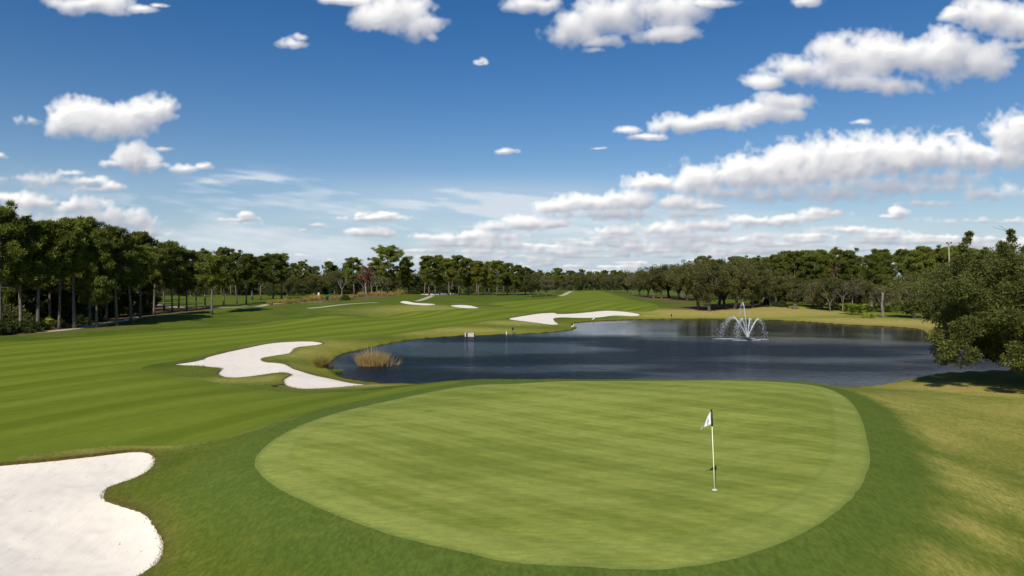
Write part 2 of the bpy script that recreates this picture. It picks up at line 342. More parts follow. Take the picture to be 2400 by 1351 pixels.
CTRL = [  # sight points with their heights
 (1200,1351,-.12),(1600,1380,-.15),(800,1380,-.3),(420,1351,-.6),(430,1200,-.45),(450,1100,-.45),(2400,1351,-.95),(2200,1340,-.5),(2400,1200,-1.05),(2200,1150,-.45),(2120,1000,-.35),(2250,1050,-.95),(2400,1020,-1.3),(2150,930,-1.2),(2300,930,-1.55),(2400,930,-1.5),(2200,905,-1.65),(2080,925,-1.1),(2400,885,-1.6),(2600,1000,-1.5),(2600,900,-1.5),(2040,945,-.35),
 (1130,889,-.12),(1300,888,-.12),(1500,888,-.12),(1700,889,-.14),(1900,895,-.25),(1000,899,-.45),(940,906,-.9),(560,1000,-.55),(700,960,-.5),(880,925,-.55),
 (0,1040,-.85),(200,1030,-.8),(350,1030,-.7),(0,950,-1.1),(250,950,-1.0),(500,950,-.9),(0,880,-1.15),(250,880,-1.2),(450,900,-1.2),(700,930,-1.0),(850,912,-1.3),
 (0,820,-1.05),(0,790,-1.0),(-200,830,-1.0),(-200,900,-1.1),(-200,1000,-1.0),(150,772,-1.0),(200,800,-1.1),(330,742,-.85),(300,790,-1.1),(420,736,-.55),(400,775,-1.1),(500,770,-1.15),(520,728,-.35),(620,716,-.25),(600,756,-1.1),(600,800,-1.25),(350,830,-1.2),(750,800,-1.35),(760,742,-.6),(850,741,-.95),(960,730,-.75),(700,725,-.45),(880,709.5,-.12),(800,714,-.25),(1000,705,.1),(960,699,.3),(900,775,-1.35),(900,800,-1.6),(1000,765,-1.35),(1000,785,-1.7),(1090,770,-1.5),(1100,740,-1.0),(1200,770,-1.6),(1280,768,-1.65),(1200,730,-.8),(1120,712,-.15),(1060,697,.3),(1150,697,.1),(1240,697,.05),(1280,703,-.2),(1360,684,.55),(1440,690,.2),(1300,690,.3),(1350,700,-.15),(1500,704,-.5),(1400,715,-.7),(1450,727,-1.1),(1550,735,-1.3),(1560,715,-.9),(1640,724,-1.0),(1640,738,-1.45),(1700,722,-.95),(1760,716,-.6),(1800,719,-.55),(1800,738,-1.35),(1880,729,-1.0),(1950,744,-1.45),(2080,748,-1.35),(2150,756,-1.45),(2190,775,-1.6),(2250,780,-1.6),(2400,780,-1.6),(2400,740,-1.3),(2100,718,-1.1),(1900,705,-1.1),(2300,718,-1.0),(680,850,-1.5),(740,858,-1.65),(720,835,-1.55),(800,812,-1.6),(730,875,-1.7),
 (500,697,-.9),(600,697,-.9),(400,705,-1.0),(650,691,-.6),(750,692,-.4),(330,720,-.9),(250,740,-1.0),(850,692,.1),(800,690,-.3),(1500,690,-.5),(1650,690,-.9),(1800,695,-1.2),(2000,695,-1.2),(100,740,-1.0),(0,740,-1.0),
]
_c = [P(*c) for c in CTRL]
for x, y in GREEN[::2]: _c.append(P(x, y, 0))
for q in ((1300,1000),(1700,1000),(1000,1100),(1400,1150),(1800,1100),(1300,1250)): _c.append(P(*q, .03))
for k, (z, pts) in BUNK.items():
    for x, y in pts[::2]: _c.append(P(x, y, z))
for x, y in POND[::1]:
    a, b, _ = P(x, y, WL); _c.append((a, b, WL+.12))
_c += [(x, y, -1.0) for x, y in ((-20, 5), (0, 4), (20, 5), (-60, 10), (60, 15), (-120, 60), (120, 60), (-200, 200), (250, 200), (0, 420), (-200, 420), (250, 420))]
_c = np.array(_c)
def _prm(x, y):
    r = np.sqrt(x*x+y*y); th = np.arctan2(x, np.maximum(y, .25*np.abs(x)))
    return np.stack([th*1.5, np.log(np.clip(r, 6, 700))*.8], -1)
def _tps(r2): return .5*r2*np.log(r2+1e-9)
_q = _prm(_c[:, 0], _c[:, 1]); _n = len(_q)
_K = _tps(((_q[:, None]-_q[None])**2).sum(-1))+np.eye(_n)*2e-3
_Pm = np.concatenate([np.ones((_n, 1)), _q], 1)
_A = np.block([[_K, _Pm], [_Pm.T, np.zeros((3, 3))]])
_w = np.linalg.solve(_A, np.concatenate([_c[:, 2], np.zeros(3)]))
MOUNDS = [(P(425,745,-.7)[:2], 6.5, .65), (P(330,752,-.9)[:2], 6, .25), (P(560,728,-.4)[:2], 11, .6), (P(500,745,-.8)[:2], 7, -.35), (P(760,742,-.6)[:2], 9, .55), (P(660,740,-.7)[:2], 8, -.4), (P(880,738,-.8)[:2], 9, -.5), (P(960,722,-.4)[:2], 9, .35), (P(1430,712,-.7)[:2], 14, .35), (P(1120,735,-.9)[:2], 10, .3), (P(1230,722,-.7)[:2], 10, -.3)]
def sdist(pts, poly, margin=14.0):             # signed distance to a closed outline (negative inside), 99 when far
    pts = np.asarray(pts, float); out = np.full(len(pts), 99.0)
    lo = poly.min(0)-margin; hi = poly.max(0)+margin
    m = np.where(((pts > lo) & (pts < hi)).all(1))[0]
    if not len(m): return out
    p = pts[m]; d2 = np.full(len(m), 1e9); ins = np.zeros(len(m), bool)
    for i in range(len(poly)):
        a = poly[i]; b = poly[(i+1) % len(poly)]; e = b-a
        w = p-a; t = np.clip((w @ e)/(e @ e+1e-12), 0, 1)
        d2 = np.minimum(d2, ((w-t[:, None]*e)**2).sum(1))
        c = ((a[1] > p[:, 1]) != (b[1] > p[:, 1]))
        with np.errstate(divide='ignore', invalid='ignore'):
            xi = (b[0]-a[0])*(p[:, 1]-a[1])/(b[1]-a[1]+1e-12)+a[0]
        ins ^= c & (p[:, 0] < xi)
    out[m] = np.sqrt(d2)*np.where(ins, -1, 1); return out
def height(x, y, sdp=None):
    x = np.atleast_1d(np.asarray(x, float)); y = np.atleast_1d(np.asarray(y, float)); z = np.empty(len(x))
    for i in range(0, len(x), 20000):
        s = slice(i, i+20000); q = _prm(x[s], y[s])
        z[s] = _tps(((q[:, None]-_q[None])**2).sum(-1)) @ _w[:_n]+_w[_n]+q @ _w[_n+1:]
    for (mx, my), r, h in MOUNDS: z += h*np.exp(-((x-mx)**2+(y-my)**2)/(r*r))
    r = np.hypot(x, y); t = np.clip((r-380)/300, 0, 1); z = z*(1-t)-.6*t
    z = np.clip(z, -2.6, 1.5)
    if sdp is None: sdp = sdist(np.stack([x, y], 1), pond_w)
    k = np.clip(sdp/3.2, 0, 1); k = k*k*(3-2*k)
    up = np.maximum(z, WL+.25)
    zo = (WL+.02+.22*np.clip(sdp/.5, 0, 1))*(1-k)+up*k
    zi = WL+.02+np.maximum(sdp*.35, -1.2)
    return np.where(sdp > 0, zo, zi)
def Z(x, y): return float(height(x, y)[0])
def hit(px, py):                               # where a sight line meets the ground
    d = np.exp(np.linspace(math.log(9), math.log(600), 700)); x = (px-1200)/FP*d; zr = CZ-(py-HZ)/FP*d
    zt = np.maximum(height(x, d), WL); i = int(np.argmax(zr <= zt))
    if i == 0: i = len(d)-1
    f0 = zr[i-1]-zt[i-1]; f1 = zt[i]-zr[i]; t = f0/(f0+f1+1e-9); dd = d[i-1]+(d[i]-d[i-1])*min(max(t, 0), 1)
    xx = (px-1200)/FP*dd; return (xx, dd, max(Z(xx, dd), WL))
def spot(px, d):                               # a place on the ground on bearing px at distance d
    x = (px-1200)/FP*d; return (x, d, Z(x, d))

green_w = cat([P(x, y, 0)[:2] for x, y in GREEN], 5)
bunk_w = {k: cat([P(x, y, z)[:2] for x, y in pts], 4) for k, (z, pts) in BUNK.items()}
FAIR = [(-160,822),(0,804),(120,796),(300,783),(450,772),(560,765),(650,753),(720,746),(780,740),(850,744),(920,739),(980,729),(1060,726),(1140,722),(1180,717),(1140,713),(1175,707),(1240,703),(1300,700),(1320,690),(1345,683),(1400,681),(1430,688),(1470,700),(1530,712),(1545,722),(1520,731),(1470,729),(1410,727),(1340,731),(1280,731),(1215,741),(1150,752),(1080,763),(1000,774),(900,787),(800,796),(700,797),(640,800),(560,810),(480,833),(400,848),(345,857),(330,866),(360,874),(440,884),(520,900),(600,912),(700,921),(800,919),(900,913),(1000,901),(1060,894),(1080,898),(1000,910),(900,928),(800,948),(700,972),(600,1004),(520,1028),(440,1042),(360,1046),(280,1045),(180,1053),(60,1066),(-160,1086)]
fair_w = cat([hit(x, y)[:2] for x, y in FAIR], 4)
PATHS = [([(95,779),(150,773.5),(200,767),(250,758.5),(300,750),(325,745)], 1.7), ([(345,712),(375,716),(410,720),(460,722),(520,721),(580,719),(630,714),(660,711.5)], 1.7), ([(725,723),(760,719.5),(800,714.5),(840,711.5),(888,709)], 1.6), ([(978,706),(992,702),(1005,697),(1014,693)], 1.7), ([(1312,694),(1325,690),(1342,683)], 1.9), ([(560,717),(640,713),(700,711),(760,707)], 1.0)]
paths_w = [(cat([hit(x, y)[:2] for x, y in p], 6, False), w) for p, w in PATHS]
def sd_line(pts, line, margin=14):
    out = np.full(len(pts), 99.0); lo = line.min(0)-margin; hi = line.max(0)+margin
    m = np.where(((pts > lo) & (pts < hi)).all(1))[0]
    if not len(m): return out
    p = pts[m]; d2 = np.full(len(m), 1e9)
    for a, b in zip(line[:-1], line[1:]):
        e = b-a; w = p-a; t = np.clip((w @ e)/(e @ e+1e-12), 0, 1); d2 = np.minimum(d2, ((w-t[:, None]*e)**2).sum(1))
    out[m] = np.sqrt(d2); return out
# dry patches and beds of straw mulch: (sight point, radius across, radius along, amount)
DRY = [((2200,907),6,2.5,.85),((2330,915),8,3.5,.75),((2120,945),2.5,6,.5),((2180,1010),2.5,4,.5),((2300,1000),4,4,.45),((2240,1120),2,3,.5),((2380,1180),1.6,2,.5),((2290,1250),1.2,1.2,.42),((2250,1340),1.6,1.2,.4),((2330,1060),6,7,.22),((2220,1240),3,4,.12),((2420,970),9,7,.45),((2230,990),4,6,.36),((2400,1290),2,2,.15),
 ((1650,734),14,9,.85),((1760,732),14,11,.9),((1860,732),12,10,.85),((1960,752),14,6,.75),((2080,757),16,6,.9),((2170,770),9,9,.95),((2195,785),6,8,1.),((1560,742),12,5,.5),((1830,724),10,8,.7),
 ((1000,722),14,12,.35),((1100,775),9,4,.5),((1215,757),8,5,.5),((720,828),6,5,.5),((800,812),9,5,.4),((690,860),4,3,.3),((600,890),6,2,.4),((1000,782),12,4,.35),((870,902),4,1.5,.7),((330,1048),6,1,.4)]
MULCH = [((345,737),9,9,1),((385,733),9,8,1),((420,729),9,9,1),((465,722),9,9,1),((360,726),9,9,.9),((300,745),9,9,.8),((505,722),5,5,.6),((640,714),5,7,.8),((680,710),6,8,.9),((720,707),7,9,.9),((770,703),8,12,.9),((820,699),9,14,.9),((880,695),9,18,.9),((930,690),7,16,.9),
 ((1640,723),9,9,1),((1690,718),10,12,1),((1740,716),8,12,1),((1790,712),8,12,.9),((1600,705),9,18,.9),((1560,701),8,18,.8),((1520,699),7,20,.8),((1480,692),6,18,.7),
 ((120,735),26,45,1),((0,742),28,45,1),((200,727),24,45,1),((-150,755),30,50,1)]

# ------------------------------------------------------------------ turf, sand, water
def turf(nt):
    pos = nd(nt, 'ShaderNodeNewGeometry').outputs['Position']
    return pos
def grass_detail(nt, pos):
    """fine tone of the sward: soft patches, clumps and blades"""
    a = noi(nt, pos, .16, 3); b = noi(nt, pos, 1.1, 4, .6); c = noi(nt, vmap(nt, pos, (1, .45, 1)), 9.0, 4, .65); d = noi(nt, pos, 42.0, 2, .6)
    return a, b, c, d
def ground_mat():
    m, nt, out = new_mat('rough_grass'); pos = turf(nt)
    a, b, c, d = grass_detail(nt, pos)
    col_ = mixc(nt, sstep(nt, a, .35, .65), alb(76, 98, 24), alb(100, 112, 36))
    col_ = mixc(nt, sstep(nt, b, .42, .72, 0, .55), col_, alb(116, 122, 46))
    g = att(nt, 'green_dist')
    # close-mown collar round the putting green
    col_ = mixc(nt, mth(nt, 'MULTIPLY', sstep(nt, mth(nt, 'ADD', g, mth(nt, 'MULTIPLY', mth(nt, 'SUBTRACT', b, .5), 1.6)), 3.2, .8), .88), col_, mixc(nt, b, alb(84, 104, 36), alb(106, 122, 52)))
    # dry winter patches
    col_ = mixc(nt, mth(nt, 'MULTIPLY', mth(nt, 'MULTIPLY', att(nt, 'dry'), sstep(nt, g, 1.2, 3.0)), 1.5, clamp=True), col_, mixc(nt, b, alb(122, 140, 46), alb(150, 158, 70)))
    far_tan = sstep(nt, att(nt, 'dry'), .42, .72)
    dry = mth(nt, 'MULTIPLY', mth(nt, 'MULTIPLY', att(nt, 'dry'), sstep(nt, mth(nt, 'MULTIPLY_ADD', b, 1.5, g), 1.9, 3.6)), mth(nt, 'MULTIPLY_ADD', c, 1.3, mth(nt, 'MULTIPLY_ADD', b, 1.6, -.65)), clamp=True)
    col_ = mixc(nt, dry, col_, mixc(nt, far_tan, mixc(nt, a, alb(206, 188, 106), alb(190, 160, 96)), mixc(nt, c, alb(204, 172, 112), alb(178, 146, 92))))
    sp = mth(nt, 'MULTIPLY', mth(nt, 'MULTIPLY', sstep(nt, c, .60, .74), sstep(nt, g, 1.5, 4.0)), mth(nt, 'MULTIPLY_ADD', b, .9, 0.0), clamp=True)
    col_ = mixc(nt, sp, col_, alb(150, 148, 78))
    # thin brown turf along the sand
    bd = att(nt, 'sand_dist')
    br = mth(nt, 'MULTIPLY', sstep(nt, bd, .9, .02), mth(nt, 'MULTIPLY_ADD', c, 1.6, -.15), clamp=True)
    col_ = mixc(nt, mth(nt, 'MULTIPLY', br, .7), col_, alb(112, 104, 50))
    # wet, yellowish margin of the pond
    pd = att(nt, 'pond_dist')
    col_ = mixc(nt, mth(nt, 'MULTIPLY', sstep(nt, pd, 3.4, .3), mth(nt, 'MULTIPLY_ADD', b, 1.2, -.05), clamp=True), col_, alb(124, 122, 34))
    col_ = mixc(nt, sstep(nt, mth(nt, 'ADD', pd, mth(nt, 'MULTIPLY', b, .5)), .50, .18), col_, alb(58, 54, 26))
    # pine straw
    mu = mth(nt, 'MULTIPLY', att(nt, 'mulch'), mth(nt, 'MULTIPLY_ADD', b, .9, .45), clamp=True)
    mu = sstep(nt, mth(nt, 'ADD', mu, mth(nt, 'MULTIPLY_ADD', a, .5, -.25)), .36, .66)
    col_ = mixc(nt, mu, col_, mixc(nt, c, alb(92, 70, 50), alb(140, 112, 86)))
    col_ = mixc(nt, 1.0, col_, mixc(nt, d, (.74, .74, .74), (1.26, 1.26, 1.26)), 'MULTIPLY')
    col_ = mixc(nt, 1.0, col_, mixc(nt, sstep(nt, c, .3, .7), (.80, .82, .80), (1.18, 1.16, 1.16)), 'MULTIPLY')
    h = mth(nt, 'MULTIPLY_ADD', d, .5, c)
    principled(nt, out, col_, .9, .05, bump(nt, h, .55, .05)); return m
def stripes(nt, pos, ang, period, warp, w=1.0):
    """two tones of mown grass lying away from and towards the mower"""
    ca, sa = math.cos(ang), math.sin(ang)
    s = nd(nt, 'ShaderNodeVectorMath', {0: pos, 1: (ca, -sa, 0)}, operation='DOT_PRODUCT').outputs['Value']
    l = nd(nt, 'ShaderNodeVectorMath', {0: pos, 1: (sa, ca, 0)}, operation='DOT_PRODUCT').outputs['Value']
    s = mth(nt, 'MULTIPLY_ADD', mth(nt, 'SUBTRACT', warp, .5), w, s)
    f = mth(nt, 'SINE', mth(nt, 'MULTIPLY', s, 2*math.pi/period))
    return f, s, l
def fairway_mat():
    m, nt, out = new_mat('fairway_grass'); pos = turf(nt)
    a, b, c, d = grass_detail(nt, pos)
    wl = noi(nt, pos, .035, 2)
    f, s, l = stripes(nt, pos, R(25), 4.7, wl, 3.5)
    f2 = mth(nt, 'SINE', mth(nt, 'MULTIPLY', s, 2*math.pi/10.9))
    sv = nd(nt, 'ShaderNodeCombineXYZ', {0: mth(nt, 'MULTIPLY', s, .62), 1: mth(nt, 'MULTIPLY', l, .03), 2: 0.0}).outputs[0]
    sn = noi(nt, sv, 1.0, 3, .6)               # no two passes alike
    t = mth(nt, 'ADD', mth(nt, 'MULTIPLY', f, .24), mth(nt, 'MULTIPLY', f2, .12))
    t = mth(nt, 'ADD', t, mth(nt, 'MULTIPLY_ADD', sn, 1.5, -.75))
    t = mth(nt, 'ADD', t, mth(nt, 'MULTIPLY_ADD', b, .5, -.25))
    t = sstep(nt, t, -.55, .55)
    dk = mixc(nt, a, alb(96, 113, 20), alb(103, 118, 30)); lt = mixc(nt, a, alb(120, 134, 38), alb(130, 141, 50))
    col_ = mixc(nt, t, dk, lt)
    edge = sstep(nt, mth(nt, 'ADD', att(nt, 'fair_dist'), mth(nt, 'MULTIPLY', b, .8)), -2.6, .1)
    col_ = mixc(nt, mth(nt, 'MULTIPLY', edge, .45), col_, alb(100, 118, 36))
    fine = noi(nt, vmap(nt, pos, (1, .3, 1), (0, 0, R(-25))), 6.0, 4, .65)
    col_ = mixc(nt, 1.0, col_, mixc(nt, fine, (.80, .82, .80), (1.20, 1.18, 1.2)), 'MULTIPLY')
    col_ = mixc(nt, 1.0, col_, mixc(nt, d, (.86, .86, .86), (1.14, 1.14, 1.14)), 'MULTIPLY')
    principled(nt, out, col_, .9, .05, bump(nt, mth(nt, 'MULTIPLY_ADD', d, .5, fine), .35, .03)); return m
def green_mat():
    m, nt, out = new_mat('putting_grass'); pos = turf(nt)
    a, b, c, d = grass_detail(nt, pos)
    big = noi(nt, vmap(nt, pos, (.55, 1.1, 1)), .23, 4, .55, .4)
    f, s, l = stripes(nt, pos, R(-52), 2.1, a, 1.0)
    f2, s2, l2 = stripes(nt, pos, R(78), 1.3, a, 1.4)
    t = mth(nt, 'MULTIPLY_ADD', f, .18, mth(nt, 'MULTIPLY_ADD', big, 1.8, -.37))
    f3, s3, l3 = stripes(nt, pos, R(-52), .56, b, .12)
    t = mth(nt, 'MULTIPLY_ADD', f2, .09, mth(nt, 'MULTIPLY_ADD', f3, .10, t))
    t = mth(nt, 'MULTIPLY_ADD', b, .45, mth(nt, 'SUBTRACT', t, .22))
    t = sstep(nt, t, .0, 1.0)
    col_ = mixc(nt, t, alb(122, 134, 52), alb(152, 160, 74))
    g = att(nt, 'green_dist')
    col_ = mixc(nt, mth(nt, 'MULTIPLY', sstep(nt, mth(nt, 'MULTIPLY_ADD', c, .30, g), -.12, .16), .75), col_, alb(104, 122, 52))
    rim = mth(nt, 'MULTIPLY', sstep(nt, g, -1.15, -.95), .28)   # the perimeter pass of the mower
    col_ = mixc(nt, rim, col_, alb(150, 160, 84))
    line = mth(nt, 'MULTIPLY', mth(nt, 'MULTIPLY', sstep(nt, g, -1.25, -1.1), sstep(nt, g, -.9, -1.1)), .30)
    col_ = mixc(nt, line, col_, alb(120, 136, 64))
    fine = noi(nt, vmap(nt, pos, (.35, 1, 1)), 7.0, 5, .7)
    col_ = mixc(nt, 1.0, col_, mixc(nt, sstep(nt, fine, .3, .7), (.86, .87, .85), (1.14, 1.13, 1.14)), 'MULTIPLY')
    col_ = mixc(nt, 1.0, col_, mixc(nt, sstep(nt, d, .3, .7), (.89, .89, .88), (1.11, 1.11, 1.12)), 'MULTIPLY')
    sp = mth(nt, 'MULTIPLY', sstep(nt, noi(nt, pos, 2.6, 3, .6), .64, .72), .35)       # thin, worn spots
    col_ = mixc(nt, sp, col_, alb(164, 160, 92))
    principled(nt, out, col_, .85, .06, bump(nt, mth(nt, 'MULTIPLY_ADD', d, .5, fine), .18, .015)); return m
def sand_mat():
    m, nt, out = new_mat('bunker_sand'); pos = turf(nt)
    a = noi(nt, pos, .5, 4); rk = noi(nt, vmap(nt, pos, (3.2, .35, 1), (0, 0, R(-62))), 2.2, 4, .6)
    c = mixc(nt, a, lin(248, 235, 214), lin(253, 244, 228))
    c = mixc(nt, sstep(nt, rk, .56, .74, 0, .32), c, lin(232, 214, 188))
    s1 = noi(nt, pos, 7.5, 2, .5); s2 = noi(nt, pos, 2.1, 2)
    sp = mth(nt, 'MULTIPLY', sstep(nt, s1, .69, .75), sstep(nt, s2, .40, .58))
    c = mixc(nt, mth(nt, 'MULTIPLY', sp, .75), c, lin(120, 100, 80))
    c = mixc(nt, 1.0, c, (.86, .86, .86), 'MULTIPLY')
    fine = noi(nt, pos, 26, 3, .6)
    principled(nt, out, c, .95, .05, bump(nt, mth(nt, 'MULTIPLY_ADD', fine, .12, rk), .5, .05)); return m
M = {}
M['ground'] = ground_mat(); M['fairway'] = fairway_mat(); M['green'] = green_mat(); M['sand'] = sand_mat()
M['lip'] = simple_mat('turf_lip', alb(96, 84, 44), .9, .1, .4, 6)
def path_mat():
    m, nt, out = new_mat('cart_path_concrete'); pos = turf(nt)
    n = noi(nt, pos, .8, 4); f = noi(nt, pos, 9, 3)
    c = mixc(nt, n, alb(176, 164, 138), alb(204, 194, 172)); c = mixc(nt, 1.0, c, mixc(nt, f, (.9, .9, .9), (1.1, 1.1, 1.1)), 'MULTIPLY')
    principled(nt, out, c, .9, .2); return m
M['path'] = path_mat()
def water_mat():
    m, nt, out = new_mat('pond_water'); pos = turf(nt)
    ruf = att(nt, 'ruffle')
    patch = noi(nt, vmap(nt, pos, (.55, 1.2, 1)), .06, 3, .5)
    k = mth(nt, 'MULTIPLY', ruf, sstep(nt, patch, .36, .60, .42, 1.2))
    w1 = noi(nt, vmap(nt, pos, (.8, 1.5, 1), (0, 0, R(8))), 1.35, 3, .55, .3)
    w2 = noi(nt, vmap(nt, pos, (1, 1.7, 1), (0, 0, R(-14))), 4.2, 3, .6)
    w3 = noi(nt, vmap(nt, pos, (.6, 1.6, 1)), .38, 2)
    h = mth(nt, 'MULTIPLY_ADD', w2, .34, w1); h = mth(nt, 'MULTIPLY_ADD', w3, 1.5, h)
    b = nd(nt, 'ShaderNodeBump', {'Height': mth(nt, 'MULTIPLY', h, k), 'Strength': 1.0, 'Distance': .34}).outputs[0]
    sh = sstep(nt, att(nt, 'pond_dist'), -2.2, -.1)
    c = mixc(nt, sh, (.0055, .012, .019), (.018, .017, .009))
    # the small facets that turn away from the eye hide each other, so the mirror never closes fully
    fr = nd(nt, 'ShaderNodeFresnel', {'IOR': 1.33, 'Normal': b}).outputs[0]
    calm = sstep(nt, k, .85, .15, 0.0, 1.0)
    fr = mth(nt, 'MINIMUM', fr, mth(nt, 'MULTIPLY_ADD', calm, .36, .19))
    df = nd(nt, 'ShaderNodeBsdfDiffuse', {'Color': c}); gl = nd(nt, 'ShaderNodeBsdfGlossy', {'Color': (1, 1, 1, 1), 'Roughness': .10, 'Normal': b})
    mx = nd(nt, 'ShaderNodeMixShader', {0: fr, 1: df.outputs[0], 2: gl.outputs[0]}); nt.links.new(mx.outputs[0], out.inputs[0]); return m
M['water'] = water_mat()

# ------------------------------------------------------------------ the ground sheet, cut along the outlines of green, fairway, sand and path
def build_ground():
    th = [R(a) for a in np.concatenate([np.linspace(-180, -60, 28)[:-1], np.linspace(-60, -41, 40)[:-1], np.linspace(-41, 41, 600), np.linspace(41, 60, 40)[1:], np.linspace(60, 180, 28)[1:-1]])]
    r1 = [1.5, 4, 6.5, 8.5]
    py = np.concatenate([np.arange(1500, 1360, -6.0), np.arange(1360, 1060, -3.2), np.arange(1060, 760, -3.4), np.arange(760, 735, -1.8), np.arange(735, 668, -.6)])
    r2 = FP*CZ/(py-HZ); r3 = np.exp(np.linspace(math.log(r2[-1]*1.04), math.log(9000), 34))
    rr = np.concatenate([r1, r2, r3]); th = np.array(th)
    nt_, nr = len(th), len(rr)
    X = (rr[:, None]*np.sin(th)[None]).ravel(); Y = (rr[:, None]*np.cos(th)[None]).ravel()
    XY = np.stack([X, Y], 1)
    sdp = sdist(XY, pond_w, 30); z = height(X, Y, sdp)
    jit = lambda s: np.array([mnoise.noise(Vector((x*s, y*s, 3.1))) for x, y in XY]) if False else 0
    cols = {'pond_dist': sdp, 'green_dist': sdist(XY, green_w, 8), 'fair_dist': sdist(XY, fair_w, 8)}
    bn = list(bunk_w)
    for k in bn: 
        s = sdist(XY, bunk_w[k], 4); near = np.abs(s) < 1.5
        s[near] += .055*np.array([mnoise.noise(Vector((x*3.3, y*3.3, 0)))+.6*mnoise.noise(Vector((x*8, y*8, 4))) for x, y in XY[near]]) if near.any() else 0
        cols['b_'+k] = s
    gm = np.abs(cols['green_dist']) < 1; cols['green_dist'][gm] += .03*np.array([mnoise.noise(Vector((x*1.6, y*1.6, 9))) for x, y in XY[gm]])
    cols['path_d'] = np.min([sd_line(XY, l)-w/2 for l, w in paths_w], 0)
    def blobs(L):
        o = np.zeros(len(XY))
        for (px, pyy), rx, ry, a in L:
            hx, hy, _ = hit(px, pyy); rr_ = math.hypot(hx, hy); ux, uy = hx/rr_, hy/rr_
            du = (X-hx)*ux+(Y-hy)*uy; dv = -(X-hx)*uy+(Y-hy)*ux
            o = np.maximum(o, a*np.exp(-((du/ry)**2+(dv/rx)**2)*.9))
        return o
    cols['dry'] = blobs(DRY); cols['mulch'] = blobs(MULCH)
    names = list(cols); V = np.concatenate([np.stack([X, Y, z], 1), np.stack([cols[n] for n in names], 1)], 1)
    ci = {n: 3+i for i, n in enumerate(names)}
    i, j = np.meshgrid(np.arange(nr-1), np.arange(nt_), indexing='ij'); j2 = (j+1) % nt_
    a = i*nt_+j; b = i*nt_+j2; c = (i+1)*nt_+j2; d = (i+1)*nt_+j
    T = np.concatenate([np.stack([a, d, c], -1).reshape(-1, 3), np.stack([a, c, b], -1).reshape(-1, 3)])
    ctr = len(V); V = np.vstack([V, V[:nt_].mean(0)]); jj = np.arange(nt_)
    T = np.concatenate([T, np.stack([np.full(nt_, ctr), jj, (jj+1) % nt_], 1)])
    st = {'V': V}
    def split(T, c):
        V = st['V']; f = V[:, c]; s = f[T] < 0; n = s.sum(1)
        tin = [T[n == 3]]; tout = [T[n == 0]]; new = []; memo = {}; segs = []
        def cut(p, q):
            k = (p, q) if p < q else (q, p)
            if k not in memo:
                t = f[k[0]]/(f[k[0]]-f[k[1]]); v = V[k[0]]+(V[k[1]]-V[k[0]])*t; v[c] = 0; memo[k] = len(V)+len(new); new.append(v)
            return memo[k]
        ai, ao = [], []
        for tri in T[(n > 0) & (n < 3)]:
            si = f[tri] < 0; k = int(np.argmax(si)) if si.sum() == 1 else int(np.argmin(si))
            p, q, r = int(tri[k]), int(tri[(k+1) % 3]), int(tri[(k+2) % 3]); pq, pr = cut(p, q), cut(p, r)
            one, two = (ai, ao) if si.sum() == 1 else (ao, ai)
            one.append((p, pq, pr)); two.append((pq, q, r)); two.append((pq, r, pr))
            segs.append((pq, pr) if si.sum() == 1 else (pr, pq))
        if new: st['V'] = np.vstack([V, np.array(new)])
        z3 = np.zeros((0, 3), int)
        return np.concatenate(tin+[np.array(ai, int).reshape(-1, 3) if ai else z3]), np.concatenate(tout+[np.array(ao, int).reshape(-1, 3) if ao else z3]), segs
    sand = {}
    for k in bn:
        ti, T, segs = split(T, ci['b_'+k]); sand[k] = (ti, segs)
    tg, T, _ = split(T, ci['green_dist'])
    tp, T, _ = split(T, ci['path_d'])
    tf, T, _ = split(T, ci['fair_dist'])
    V = st['V']
    def emit(name, T, mat, at, lift=0):
        u, inv = np.unique(T, return_inverse=True); F = inv.reshape(-1, 3)
        vv = V[u]; p = vv[:, :3].copy(); p[:, 2] += lift
        A = {}
        for n in at:
            A[n] = vv[:, [ci['b_'+k] for k in bn]].min(1) if n == 'sand_dist' else vv[:, ci[n]]
        return link(name, mesh_np(name, p, F, mat, True, A))
    tag(emit('ground', T, M['ground'], ['green_dist', 'pond_dist', 'sand_dist', 'dry', 'mulch']), kind='structure')
    tag(emit('putting_green', tg, M['green'], ['green_dist']), kind='structure')
    tag(emit('fairway', tf, M['fairway'], ['fair_dist']), kind='structure')
    tag(emit('cart_path', tp, M['path'], []), kind='structure')
    BL = {'near': 'large pale sand bunker with two rounded lobes beside the putting green, largest in view', 'curl': 'white sand bunker with curling arms at the left end of the pond', 'far': 'long white sand bunker on the far bank of the pond', 'ridge': 'thin white wedge of sand bunker on the ridge beside the cart path', 'round': 'small oval white sand bunker set in the far slope', 'wood': 'distant sliver of white sand bunker in front of the pine trunks'}
    for k in bn:
        ti, segs = sand[k]
        if not len(ti): continue
        u, inv = np.unique(ti, return_inverse=True); F = inv.reshape(-1, 3); p = V[u, :3].copy(); s = -V[u, ci['b_'+k]]
        big = k in ('near',)
        lip = {'near': .12, 'curl': .06}.get(k, .03)
        dn = lip+{'near': .30, 'curl': .10}.get(k, .02)*(1-np.exp(-s/1.4))
        p[:, 2] -= dn
        if k in ('near', 'curl'):
            p[:, 2] += .035*np.array([mnoise.noise(Vector((x*.9, y*.9, 1)))+.5*mnoise.noise(Vector((x*2.7, y*2.7, 7))) for x, y in p[:, :2]])*np.clip(s, 0, 1)
        o = link('sand_bunker', mesh_np('sand_bunker', p, F, M['sand'], True)); tag(o, BL[k], 'sand bunker', 'sand bunkers on the course')
        mp = {int(g): i for i, g in enumerate(u)}; lv = []; lf = []
